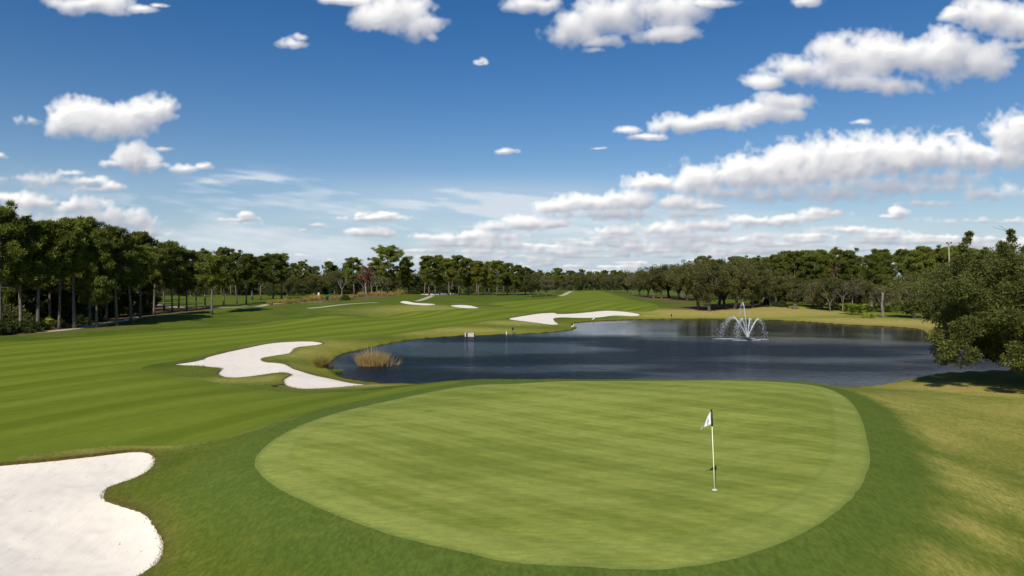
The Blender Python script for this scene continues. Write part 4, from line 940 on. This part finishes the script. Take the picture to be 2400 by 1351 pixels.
understory(26, lambda i: (1235+i*9+rt.uniform(-4, 4), rt.uniform(400, 440)), 'bush under the trees at the fairway end', 'bushes at the fairway end', 1.0, 1.5)
understory(40, lambda i: (1790+i*17+rt.uniform(-6, 6), rt.uniform(205, 250)), 'dark bush deep in the right wood', 'bushes in the right wood', 1.0, 1.6)
# leafless palm trunks
def palm_trunk(px, by, h, r, label):
    x, y, z = spot(px, dz(by, -1.35)); o = thing('broken_palm', label, 'palm', (x, y, z-.2), 0, 'palm trunks on the far bank'); t = MB()
    n = 9; t.tube([(0.05*math.sin(i), .04*math.cos(i*1.3), h*i/n) for i in range(n+1)], [r*(1.2-.25*i/n+.06*(i % 2)) for i in range(n+1)], 9)
    t.build('trunk', M['grey_bark'], o, True)
    rng = np.random.default_rng(int(px)); link('dead_fronds', blades(34, .9, .16, 1.2, .05, rng, M['moss'], 'dead_fronds', spread=1.2), o, (0, 0, h-.2), (0, 0, 0), (1, 1, .7))
palm_trunk(2043, 733, 3.2, .22, 'pale broken palm trunk with dead fronds on the far bank')
palm_trunk(2068, 745, 4.8, .20, 'taller pale palm trunk standing at the waterside beneath scrub')
x, y, z = spot(2034, dz(746, -1.35))
plant('palm_seedling', (PALMETTOS[1],), x, y, .8, 0, 'small dark palm seedling in front of the palm trunks', 'palm', None, ('fronds',))
# far backdrop: wooded land reaching the horizon, one mass that nobody could count
def backdrop():
    rng = np.random.default_rng(99); C = []; Rr = []
    for i in range(620):
        th = rng.uniform(-R(52), R(52)); r = rng.uniform(600, 900); C.append((math.sin(th)*r, math.cos(th)*r, rng.uniform(2, 10.5))); Rr.append(rng.uniform(5, 9))
    o = link('distant_wood', leaf_mesh('distant_wood', [leaves(C, Rr, 90, 1.6, 1.1, rng, .7)], M['oak'])); tag(o, 'distant wood closing the horizon', 'wood', None, 'stuff')
backdrop()

# ------------------------------------------------------------------ the near live oak, trunk outside the frame on the right
def near_oak():
    rng = np.random.default_rng(81); rnd = random.Random(81)
    cx, cy = 40.8, 46.0; z0 = Z(cx, cy)
    o = thing('live_oak', 'big spreading live oak overhanging the pond at the right edge', 'tree', (cx, cy, z0-.2))
    tb = MB(); fork = Vector((-.3, .2, 2.2)); tb.tube([(0, 0, -.2), (.05, 0, .8), fork*.75, fork], [.85, .62, .52, .5], 10)
    C = []; Rr = []; tips = []
    ccz = 5.0; rx, rzt, rzb = 13.0, 5.5, 3.3
    for i in range(1350):
        d = Vector((rnd.gauss(0, 1), rnd.gauss(0, 1), rnd.gauss(.05, .95))).normalized(); r = rnd.random()**.27
        l = .88+.22*mnoise.noise(d*2.1+Vector((3, 0, 0)))+.13*mnoise.noise(d*5)
        h = math.hypot(d.x, d.y); sq = (h**3+abs(d.z)**3)**(-1/3.0); e = (1/max(h, .45)*(1-.35*abs(d.z)) if d.z < 0 else sq)       # skirts hang almost straight down
        p = Vector((d.x*rx*r*l*min(e, 1.35), d.y*rx*r*l*min(e, 1.35), ccz+d.z*(rzt*sq if d.z > 0 else rzb)*r*l))
        if p.z < 1.7: continue
        C.append(p); Rr.append(rnd.uniform(.6, 1.05))
    for i in range(70):                         # low skirt over the bank
        a_ = rnd.uniform(math.pi*.62, math.pi*1.5); q = rx*rnd.uniform(.5, .84); C.append(Vector((math.cos(a_)*q, math.sin(a_)*q, rnd.uniform(1.9, 3.6)))); Rr.append(rnd.uniform(.5, .85))
    # branches that hang out over the water, and twigs standing above the crown
    for a, b in (((-11.2, -1, 4.4), (-12.3, -1.5, 2.6)), ((-10.4, 1, 3.4), (-10.9, 1.2, 2.0)), ((-9.6, -4, 3.2), (-10.0, -4.2, 2.2)), ((-8, -6, 3.2), (-8.4, -6.6, 2.2)), ((-11.4, 3, 5.6), (-12.8, 3, 5.4)), ((-6.4, -7, 3.0), (-6.6, -7.4, 2.1)), ((-11.0, -2, 6.4), (-12.6, -2, 7.0)), ((-10.4, 0, 4.2), (-12.2, .5, 3.4)), ((-4.2, -8, 3), (-4.4, -8.4, 2.0))):
        a, b = Vector(a), Vector(b); tips.append((a, b))
        for k in range(8): C.append(a.lerp(b, k/7)+Vector((rnd.uniform(-.35, .35), rnd.uniform(-.4, .4), rnd.uniform(-.2, .2)))); Rr.append(rnd.uniform(.4, .7))
    for x, y, h in ((-10.2, -1, 8.9), (-7.6, 0, 10.6), (-9.2, 2, 10.6), (-4.6, -2, 10.5), (-11.2, 0, 7.7), (-5.4, -1.5, 10.0), (-3.6, -1, 10.7)):
        a = Vector((x, y, h-2.2)); b = Vector((x+rnd.uniform(-.3, .3), y, h)); tips.append((a, b))
        for k in range(6): C.append(a.lerp(b, k/5)+Vector((rnd.uniform(-.4, .4), rnd.uniform(-.3, .3), 0))); Rr.append(.62-.08*k)
    for i in range(13):
        az = i*2*math.pi/13+rnd.uniform(-.2, .2); e = Vector((math.cos(az)*rx*.72, math.sin(az)*rx*.72, ccz+rnd.uniform(-.35, .5)*rzt)); mid = fork.lerp(e, .5)+Vector((0, 0, .5))
        tb.tube([fork, fork.lerp(mid, .5)+Vector((0, 0, .2)), mid, e], [.32, .22, .12, .035], 6, False)
        for j in range(16):
            s = mid.lerp(e, rnd.uniform(0, 1)); c = min(rnd.sample(C, 60), key=lambda q: (q-s).length); tb.tube([s, s.lerp(c, .5)+Vector((0, 0, -.12)), c], [.06, .04, .014], 4, False)
    for a, b in tips:
        s = min((c for c in C), key=lambda q: (q-a).length-q.length*.0); tb.tube([fork.lerp(a, .7)+Vector((0, 0, .3)), a, b], [.05, .03, .010], 4, False)
    for c in C[::3]:                            # fine pale twigs seen between the leaves
        for k in range(2): tb.tube([c, c+Vector((rnd.uniform(-1, 1), rnd.uniform(-1, 1), rnd.uniform(-.5, .6)))*.9], [.022, .008], 3, False)
    tb.build('trunk', M['oak_bark'], o, True)
    link('crown', leaf_mesh('live_oak_crown', [leaves(C, Rr, 270, .17, .095, rng, .85, .05)], M['nearoak']), o)
near_oak()
# brush on the bank below it
for j, (px, d) in enumerate(((2232,82),(2262,84),(2300,80),(2340,82),(2385,80),(2420,83))):
    x, y, z = spot(px, d); o = thing('bank_reeds', f'yellow green reeds on the far bank behind the live oak, {ORD[j]} from the left', 'reeds', (x, y, max(z, WL)-.05), 0, 'reeds behind the live oak')
    link('blades', blades(170, 1.5, 1.1, .5, .05, np.random.default_rng(300+j), M['tuft'], 'reed_blades'), o)

# ------------------------------------------------------------------ reeds in the pond and on its bank
x, y, _ = P(872, 856, WL)
o = thing('reed_clump', 'big clump of dry straw coloured reeds standing in the pond', 'reeds', (x, y, WL-.1))
r_ = np.random.default_rng(5)
link('blades', blades(1500, 1.85, 1.15, .45, .032, r_, M['straw'], 'reed_blades', rx=1.1, spread=1.25), o)
link('outer_blades', blades(120, 1.45, 1.1, .55, .026, r_, M['straw'], 'outer_blades', lean=.35, rx=1.3), o, (1.2, 0, 0))
link('floating_litter', blades(160, .45, 1.5, 1.6, .03, r_, M['straw'], 'floating_litter', spread=1.5, rx=1.25), o, (.2, -.1, .06), (0, 0, 0), (1, 1, .5))
x, y, z = hit(753, 862)
o = thing('grass_tussock', 'arching green gold grass tussock on the bank beside the curling bunker', 'grass tussock', (x, y, z-.05))
link('blades', blades(1100, 1.5, .42, .62, .030, r_, M['tuft'], 'tussock_blades', spread=1.25), o)
link('dead_stems', blades(160, .75, .4, 1.1, .03, r_, M['oak_bark'], 'dead_stems', spread=1.2), o, (.75, -.15, 0))
x, y, z = hit(783, 872)
o = thing('shore_weed', 'low bright green weed at the very tip of the pond', 'weed', (x, y, max(z, WL)-.03)); link('blades', blades(260, .35, .7, .7, .04, r_, M['palmetto'], 'weed_blades'), o)

# ------------------------------------------------------------------ ornamental grasses in the straw beds
TUFT = [blades(260, 1.5, .5, .62, .055, np.random.default_rng(90+i), M['tuft' if i < 2 else 'tuft_tan'], 'tuft_blades') for i in range(4)]
tl = [(633,714.5,1.0,0),(650,711.5,1.15,0),(668,710.5,1.05,1),(678,712.5,1.0,2),(689,711,1.1,0),(708,708,1.1,2),(716,705,1.0,0),(728,705,1.25,1),(741,704,1.2,0),(753,702,1.2,1),(745,699,1.1,0),(780,703,1.1,2),(733,699,1.2,1)]
for k in range(30):
    px = 788+k*4.9+rt.uniform(-5, 5); t = (px-788)/150; tl.append((px, 702.5-11.5*t-rt.uniform(0, 4.5)+3*math.sin(t*9), rt.uniform(.85, 1.2), rt.choice((1, 2, 3, 3, 2))))
tl += [(935,690.5,1.9,1),(943,689.5,2.1,0),(948,688,1.8,1),(957,687,1.3,3),(966,686.5,1.3,3),(975,686.5,1.2,3),(985,687,1.1,2)]
for j, (px, by, s, v) in enumerate(sorted(tl)):
    x, y, z = hit(px, by); o = thing('ornamental_grass', f'{"tan" if v > 1 else "green gold"} ornamental grass, {ORD[j]} tuft from the left in the straw bed', 'grass tuft', (x, y, z-.06), rt.uniform(0, 6), 'ornamental grasses in the straw bed')
    o.scale = (s*1.15, s*1.15, s); link('blades', TUFT[v], o)
x, y, z = hit(809, 704.5); plant('round_shrub', SHRUBS[1], x, y, .95, 0, 'dark green round shrub beside the litter bin in the straw bed', 'shrub', None, ('stems', 'foliage'))
for j, (px, by) in enumerate(((575,712),(590,708))):
    pass

# ------------------------------------------------------------------ man-made things
M['white'] = simple_mat('white_paint', (.82, .82, .78), .45, .4, .04, 4)
M['pole'] = simple_mat('pin_paint', lin(240, 236, 200), .4, .45, .05, 4)
M['black'] = simple_mat('black_plastic', (.012, .012, .013), .5, .4, .2, 8)
M['green_paint'] = simple_mat('dark_green_plastic', (.010, .055, .045), .5, .4, .2, 5)
M['wood_pole'] = simple_mat('weathered_pole', (.26, .215, .16), .85, .2, .3, 3)
M['concrete'] = simple_mat('bare_concrete', (.48, .42, .34), .9, .15, .18, 3)
M['steel'] = simple_mat('galvanised_steel', (.35, .36, .37), .45, .5, .15, 6)
M['feather'] = simple_mat('white_feathers', (.86, .86, .84), .8, .2, .05, 20)
M['beak'] = simple_mat('yellow_bill', (.6, .38, .06), .5, .4, .1, 20)
M['leg'] = simple_mat('dark_legs', (.02, .02, .018), .6, .3, .1, 20)
def flag_mat():
    m, nt, out = new_mat('flag_cloth'); p = nd(nt, 'ShaderNodeTexCoord').outputs['Object']
    c = mixc(nt, noi(nt, p, 6, 2), (.80, .80, .83), (.88, .88, .90))
    pr = nd(nt, 'ShaderNodeBsdfPrincipled', {'Base Color': c, 'Roughness': .75, 'Specular IOR Level': .2}); tr = nd(nt, 'ShaderNodeBsdfTranslucent', {'Color': c})
    mx = nd(nt, 'ShaderNodeMixShader', {0: .12, 1: pr.outputs[0], 2: tr.outputs[0]}); nt.links.new(mx.outputs[0], out.inputs[0]); return m
M['flag'] = flag_mat(); M['emblem'] = simple_mat('grey_print', (.33, .34, .38), .8, .1, .1, 20)

def flagstick():
    x, y, _ = P(1675, 1154.5, 0); z = Z(x, y)
    o = thing('golf_flagstick', 'slim cream golf flagstick with a white flag in the hole', 'flagstick', (x, y, z)); o.rotation_euler = (0, math.atan(-7.6/186), 0)
    h = 2.16
    MB().tube([(0, 0, -.1), (0, 0, .7), (0, 0, h-.42)], [.0125, .0115, .010], 10).build('pole', M['pole'], o, True)
    MB().tube([(0, 0, h-.43), (0, 0, h)], [.026, .026], 12).lathe([(.0255, 0), (.018, .018), (.001, .024)], 12, (0, 0, h)).build('flag_sleeve', M['black'], o, True)
    # triangular flag hanging in folds away to the left
    nu, nv = 16, 12; V = []; F = []
    top, bot = h-.025, h-.40
    for i in range(nu+1):
        u = i/nu
        for j in range(nv+1):
            w = j/nv; zt = top-u*.50; zb = bot-u*.135-.05*math.sin(u*math.pi)*0
            zz = zt+(zb-zt)*w; zz += .03*math.sin(u*math.pi)*w
            V.append((-.02-u*.285, .035*math.sin(u*7+w*2.0)*u**.5+.05*u*(w-.5)+.02*math.sin(w*5)*u, zz))
    for i in range(nu):
        for j in range(nv): a = i*(nv+1)+j; F.append((a, a+nv+1, a+nv+2, a+1))
    me = mesh_np('flag', V, F, M['flag'], True); fl = link('flag', me, o)
    md = fl.modifiers.new('thick', 'SOLIDIFY'); md.thickness = .003
    # small printed crest: a stylised upright sprig of three strokes
    e = MB(); yy = -.012
    def pt(u, w): 
        a = V[int(round(u*nu))*(nv+1)+int(round(w*nv))]; return Vector((a[0], a[1]-.008, a[2]))
    for us, ws in (((.25, .3, .35, .4), (.25, .45, .65, .85)), ((.2, .28, .36), (.5, .55, .6)), ((.3, .38, .46), (.35, .5, .7))):
        e.tube([pt(u, w) for u, w in zip(us, ws)], .009, 5)
    e.build('crest', M['emblem'], fl)
    c = MB(); c.lathe([(.054, -.09), (.0545, -.012), (.0545, .0065), (.05, .0065), (.05, -.012), (.018, -.02), (.014, -.02)], 24); c.build('cup', M['white'], o, True)
    rim = MB(); rim.lathe([(.052, .004), (.066, .004), (.070, .0055), (.066, .007), (.05, .007)], 28); rim.build('cup_ring', M['white'], o, True)
flagstick()

def fountain():
    x, y, _ = P(1752, 795.5, WL); o = thing('pond_fountain', 'white floating fountain throwing five jets of spray above the pond', 'fountain', (x, y, WL))
    m, nt, out = new_mat('white_water'); pr = nd(nt, 'ShaderNodeBsdfPrincipled', {'Base Color': (.93, .95, .97, 1), 'Roughness': .35, 'Specular IOR Level': .5}); tr = nd(nt, 'ShaderNodeBsdfTranslucent', {'Color': (.9, .93, .96, 1)})
    mx = nd(nt, 'ShaderNodeMixShader', {0: .45, 1: pr.outputs[0], 2: tr.outputs[0]}); nt.links.new(mx.outputs[0], out.inputs[0]); M['spray'] = m
    rng = np.random.default_rng(17); rnd = random.Random(17)
    f = MB(); f.lathe([(.05, -.2), (.55, -.2), (.62, -.05), (.55, .05), (.25, .08), (.2, .2), (.05, .22)], 20); f.build('float', M['black'], o, True)
    def drops(P_, size):
        n = len(P_); t = np.array([(1, 1, 1), (-1, -1, 1), (-1, 1, -1), (1, -1, -1)])*.6
        s = size*rng.uniform(.5, 1.3, n); V = (P_[:, None]+t[None]*s[:, None, None]*rng.uniform(.6, 1.2, (n, 1, 3))); b = np.arange(n)[:, None]*4
        F = np.concatenate([b+np.array([[0, 1, 2]]), b+np.array([[0, 3, 1]]), b+np.array([[0, 2, 3]]), b+np.array([[1, 3, 2]])]); return V.reshape(-1, 3), F
    # (landing offset x, y), height, width, how ragged
    JETS = [((-.85, .5), 4.55, .050, 1.0, .25), ((-3.0, .5), 2.7, .085, 1.6, .8), ((-1.7, -1.4), 2.55, .080, 1.2, .8), ((1.05, 1.3), 2.50, .085, .5, .45), ((2.3, -.2), 2.5, .085, .5, .45)]
    for (lx, ly), h, w, wind, plume in JETS:
        pts = []; path = lambda t: Vector((lx*(1.16*t if t < .5 else .58+.42*(1-(2-2*t)**1.5)), ly*(1.16*t if t < .5 else .58+.42*(1-(2-2*t)**1.5)), .15+h*(1-(1-2*t)**1.45 if t < .5 else 1-(2*t-1)**1.8)))
        n = 16; asc = [path(.5*i/n) for i in range(n+1)]
        tb = MB(); tb.tube(asc, [w*(.40+.50*(i/n))*(1+.35*rnd.uniform(-1, 1)*(i/n)) for i in range(n+1)], 7)
        V0 = np.array([tuple(v) for v in tb.v]); F0 = [f_ for f_ in tb.f]
        P_ = []
        k = int(820 if plume > .7 else 330)
        for i in range(k):                      # the falling half, torn into drops and carried on the breeze
            t = .42+.56*rnd.random()**.9; p = path(t); s = .06+1.0*(t-.42)*plume
            p += Vector((rnd.gauss(-.30*(t-.42)*wind, s*.75), rnd.gauss(0, s*.7), rnd.gauss(-.1*plume, s*.55)))
            if p.z > .02: P_.append(p)
        for i in range(150):                    # loose drops round the rising column
            t = .5*rnd.random(); p = path(t); s = w*(.5+1.6*t); P_.append(p+Vector((rnd.gauss(0, s), rnd.gauss(0, s), rnd.gauss(0, s*2))))
        Vd, Fd = drops(np.array([tuple(p) for p in P_]), .036)
        mb = MB(); mb.v = [tuple(v) for v in V0]+[tuple(v) for v in Vd]; b = len(V0); mb.f = F0+[tuple(int(q)+b for q in f_) for f_ in Fd]
        mb.build('jet', M['spray'], o, True)
    V0 = []
    for (sx, sy, rx, ry) in ((-2.7, .6, 1.6, .45), (-1.5, -1.4, .95, .32), (.75, -1.1, .62, .28), (1.9, -.1, .75, .28), (1.0, 1.1, .5, .25)):
        fm = MB(); nn = 22; V = [(sx, sy, .010)]; F = []
        for rr_, zz in ((.55, .010), (.85, .008), (1.0, -.004)):
            for k in range(nn):
                q = 2*math.pi*k/nn; j = 1+.16*math.sin(5*q+sx)+.1*rnd.uniform(-1, 1); V.append((sx+math.cos(q)*rx*rr_*j, sy+math.sin(q)*ry*rr_*j, zz+rnd.uniform(0, .012)*(rr_ < 1)))
        for k in range(nn):
            F.append((0, 1+k, 1+(k+1) % nn))
            for q in range(2): a = 1+q*nn; F.append((a+k, a+nn+k, a+nn+(k+1) % nn, a+(k+1) % nn))
        fm.add(V, F); fm.build('foam_patch', M['spray'], o, True)
fountain()

def outfall():
    x, y, _ = P(1101, 789, WL); o = thing('outfall_box', 'pale concrete outfall box at the edge of the pond', 'outfall', (x, y, WL), R(-6))
    b = MB(); b.box((.22, 0, .05), (.86, .9, .84)); b.build('side_block', M['concrete'], o, bevel=.03)
    b = MB(); b.box((-.53, .05, .07), (.20, .9, .90)); b.build('small_block', M['concrete'], o, bevel=.025)
    b = MB(); b.box((-.335, .2, .06), (.24, .5, .70)); b.build('dark_gap', M['black'], o, bevel=.02)  # black block stands in for the shaded gap between the two blocks
outfall()
def stake(px, by, h, kind, label):
    x, y, _ = P(px, by, WL); z = max(Z(x, y), WL); o = thing('nest_post' if kind else 'marker_stake', label, 'post' if kind else 'stake', (x, y, z-.3), 0)
    h += .3
    if kind:
        MB().tube([(0, 0, 0), (0, 0, h-.2)], .030, 8).build('post', M['black'], o, True)
        q = MB(); q.lathe([(.02, -.24), (.11, -.19), (.15, -.04), (.12, .10), (.04, .17), (.01, .18)], 14, (0, 0, h-.1)); q.build('head', M['black'], o, True)
    else:
        q = MB(); q.tube([(0, 0, 0), (0, 0, h-.08)], .045, 8); q.build('post', M['white'], o, True)
        q = MB(); q.lathe([(.05, -.08), (.05, -.02), (.02, .01)], 8, (0, 0, h)); q.build('cap', M['concrete'], o, True)
stake(1202, 784, .92, 1, 'thin post with a black head at the near end of the far bank')
stake(1573.5, 750, 1.0, 1, 'thin post with a black head at the water edge right of the long bunker')
stake(1187, 785.5, .55, 0, 'short pale stake at the water edge beside the black headed post')
x, y, z = hit(766, 704)
o = thing('litter_bin', 'dark green litter bin beside the round shrub in the straw bed', 'bin', (x, y, z-.05))
q = MB(); q.lathe([(.36, 0), (.40, .06), (.43, .95), (.45, 1.0), (.40, 1.0)], 14); q.build('body', M['green_paint'], o, True)
q = MB(); q.lathe([(.46, 1.0), (.46, 1.08), (.30, 1.28), (.06, 1.34)], 14); q.build('lid', M['green_paint'], o, True)
q = MB(); q.tube([(.55, 0, 0), (.55, 0, 1.75)], .04, 6); q.box((.55, -.03, 1.6), (.30, .03, .4)); q.build('sign_post', M['green_paint'], o)
x, y, z = hit(747, 697)
o = thing('white_marker_post', 'small white marker post in front of the dark oaks left of centre', 'post', (x, y, z-.1)); q = MB(); q.box((0, 0, .75), (.5, .35, 1.5)); q.build('post', M['white'], o, bevel=.06); q = MB(); q.lathe([(.3, 1.5), (.22, 1.62), (.05, 1.66)], 10); q.build('cap', M['white'], o, True)
def utility_pole():
    d = 130.0; x, y, z = spot(2231, d); top = CZ+(HZ-568)/FP*d; h = top-z
    o = thing('utility_pole', 'tall weathered wooden pole with a short crossarm above the right wood', 'pole', (x, y, z-.4)); o.rotation_euler = (0, -R(2.6), 0)
    MB().tube([(0, 0, 0), (0, 0, h*.5), (0, 0, h+.4)], [.20, .17, .13], 9).build('post', M['wood_pole'], o, True)
    b = MB(); b.box((0, -.14, h+.15), (1.0, .12, .12)); b.build('crossarm', M['wood_pole'], o)
    for s in (-.42, .42): q = MB(); q.box((s, -.14, h+.30), (.24, .22, .18)); q.build('floodlight', M['black'], o, bevel=.03)
utility_pole()
def rake():
    x, y, z = hit(655, 906); o = thing('bunker_rake', 'black bunker rake lying on the grass beside the curling bunker', 'rake', (x, y, z), R(-21))
    q = MB(); q.tube([(0, -.5, .08), (0, 0, .12), (0, .5, .05)], .022, 6); q.build('handle', M['black'], o)
    q = MB(); q.box((0, -.5, .09), (.42, .05, .06)); q.build('head', M['black'], o)
    for k in range(9): q = MB(); q.tube([(-.2+k*.05, -.5, .09), (-.2+k*.05, -.53, .17)], .009, 4); q.build('tine', M['black'], o)
rake()
def egret(px, by, h, rz, label, crouch=0.0):
    x, y, _ = P(px, by, WL); z = max(Z(x, y), WL); o = thing('egret', label, 'egret', (x, y, z), rz, 'white egrets at the far shore'); s = h
    rows = [((0.26, 0, .46), .012), ((.20, 0, .475), .05), ((.10, 0, .50), .085), ((0, 0, .54), .10), ((-.09, 0, .57), .075), ((-.15, 0, .63), .042), ((-.125, 0, .72), .028), ((-.085, 0, .80), .024), ((-.10, 0, .88), .024), ((-.145, 0, .925), .034), ((-.185, 0, .925), .026), ((-.215, 0, .918), .010)]
    V, rad = [Vector(a)*s for a, _ in rows], [r*s for _, r in rows]
    q = MB(); q.tube(V, rad, 10); b = q.build('body', M['feather'], o, True); sub = b.modifiers.new('round', 'SUBSURF'); sub.levels = sub.render_levels = 1
    q = MB(); q.tube([Vector((-.205, 0, .918))*s, Vector((-.32, 0, .90))*s], [.012*s, .002*s], 6); q.build('bill', M['beak'], o)
    for yy in (-.03, .03):
        q = MB(); q.tube([Vector((.0, yy, .46))*s, Vector((.035, yy, .24))*s, Vector((.0, yy, -.15))*s], [.014*s, .009*s, .008*s], 6); q.build('leg', M['leg'], o)
        q = MB(); q.tube([Vector((.16, yy*2.2, .50))*s, Vector((.05, yy*3.0, .53))*s, Vector((-.07, yy*2.4, .56))*s], [.02*s, .06*s, .03*s], 8); q.build('wing', M['feather'], o, True)
egret(1391, 756, 1.15, R(180), 'white egret wading before the long bunker, neck raised to the right')
egret(1342, 774.5, 1.05, R(155), 'white egret standing at the grassy tip left of the other egret')
# ------------------------------------------------------------------ ragged turf hanging over the sand of the two nearer bunkers
def lip_grass():
    rng = np.random.default_rng(44); V = []; F = []; T = []
    for key, step, hgt, wd in (('near', .0042, .062, .011), ('curl', .012, .085, .02)):
        line = bunk_w[key]; line = np.vstack([line, line[:1]])
        for a, b in zip(line[:-1], line[1:]):
            L = np.hypot(*(b-a)); n = max(1, int(L/step)); t = rng.uniform(0, 1, n); p = a+(b-a)*t[:, None]
            nrm = np.array([(b-a)[1], -(b-a)[0]])/(L+1e-9)
            p = p+nrm*rng.normal(.0, .055, n)[:, None]*(1 if key == 'near' else 1.3)
            m = (np.abs((p[:, 0]/p[:, 1])) < .9) & (p[:, 1] > 9); p = p[m]
            if not len(p): continue
            z = height(p[:, 0], p[:, 1])-.03; k = len(p); az = rng.uniform(0, 6.28, k); h = hgt*rng.uniform(.5, 1.3, k); w = np.stack([np.cos(az), np.sin(az), 0*az], 1)*wd*.5
            lean = rng.normal(0, .6, (k, 2))*h[:, None]
            o = np.column_stack([p, z]); tip = o+np.column_stack([lean, h]); base = len(V)*1
            V.append(np.stack([o-w, o+w, tip], 1).reshape(-1, 3)); T.append(np.repeat(rng.uniform(0, 1, k), 3))
    V = np.concatenate(V); T = np.concatenate(T)
    M['lipgrass'] = leaf_mat('lip_grass', alb(84, 90, 40), alb(132, 122, 62), 0, .2)
    o = link('bunker_edge_grass', mesh_np('bunker_edge_grass', V, np.arange(len(V)).reshape(-1, 3), M['lipgrass'], False, {'clump': T})); tag(o, 'ragged turf along the rims of the nearer bunkers', 'grass', None, 'stuff')
lip_grass()

def rough_grass():
    rng = np.random.default_rng(45); n = 330000
    th = rng.uniform(-R(40), R(40), n); r = 10+34*rng.uniform(0, 1, n)**1.9; P_ = np.stack([np.sin(th)*r, np.cos(th)*r], 1)
    gd = sdist(P_, green_w, 12); keep = gd > 2.0+2.4*rng.uniform(0, 1, n)
    for k in ('near', 'curl'): keep &= sdist(P_, bunk_w[k], 3) > .03
    keep &= (sdist(P_, fair_w, 4) > .15) & (sdist(P_, pond_w, 4) > .4)
    cl = np.array([mnoise.noise(Vector((x*.9, y*.9, 3)))+.7*mnoise.noise(Vector((x*2.9, y*2.9, 8))) for x, y in P_]); keep &= (cl+rng.uniform(-.5, .5, n)) > -.05
    P_ = P_[keep]; r = r[keep]; cl = cl[keep]; n = len(P_); z = height(P_[:, 0], P_[:, 1])-.012
    h = (.030+.022*rng.uniform(0, 1, n))*(1+.5*np.clip(cl, 0, 1)); az = rng.uniform(0, 6.28, n); w = np.stack([np.cos(az), np.sin(az), 0*az], 1)*(.0035+.00022*r)[:, None]
    lean = rng.normal(0, .8, (n, 2))*h[:, None]; o = np.column_stack([P_, z]); tip = o+np.column_stack([lean, h])
    V = np.stack([o-w, o+w, tip], 1).reshape(-1, 3)
    M['rough_blade'] = leaf_mat('rough_blades', alb(80, 98, 24), alb(146, 144, 62), 0, .25)
    tone = np.clip(.35+.35*cl+rng.normal(0, .28, n), 0, 1)
    o = link('rough_grass_blades', mesh_np('rough_grass_blades', V, np.arange(3*n).reshape(-1, 3), M['rough_blade'], False, {'clump': np.repeat(tone, 3)})); tag(o, 'longer rough grass round the collar of the green', 'grass', None, 'stuff')
rough_grass()
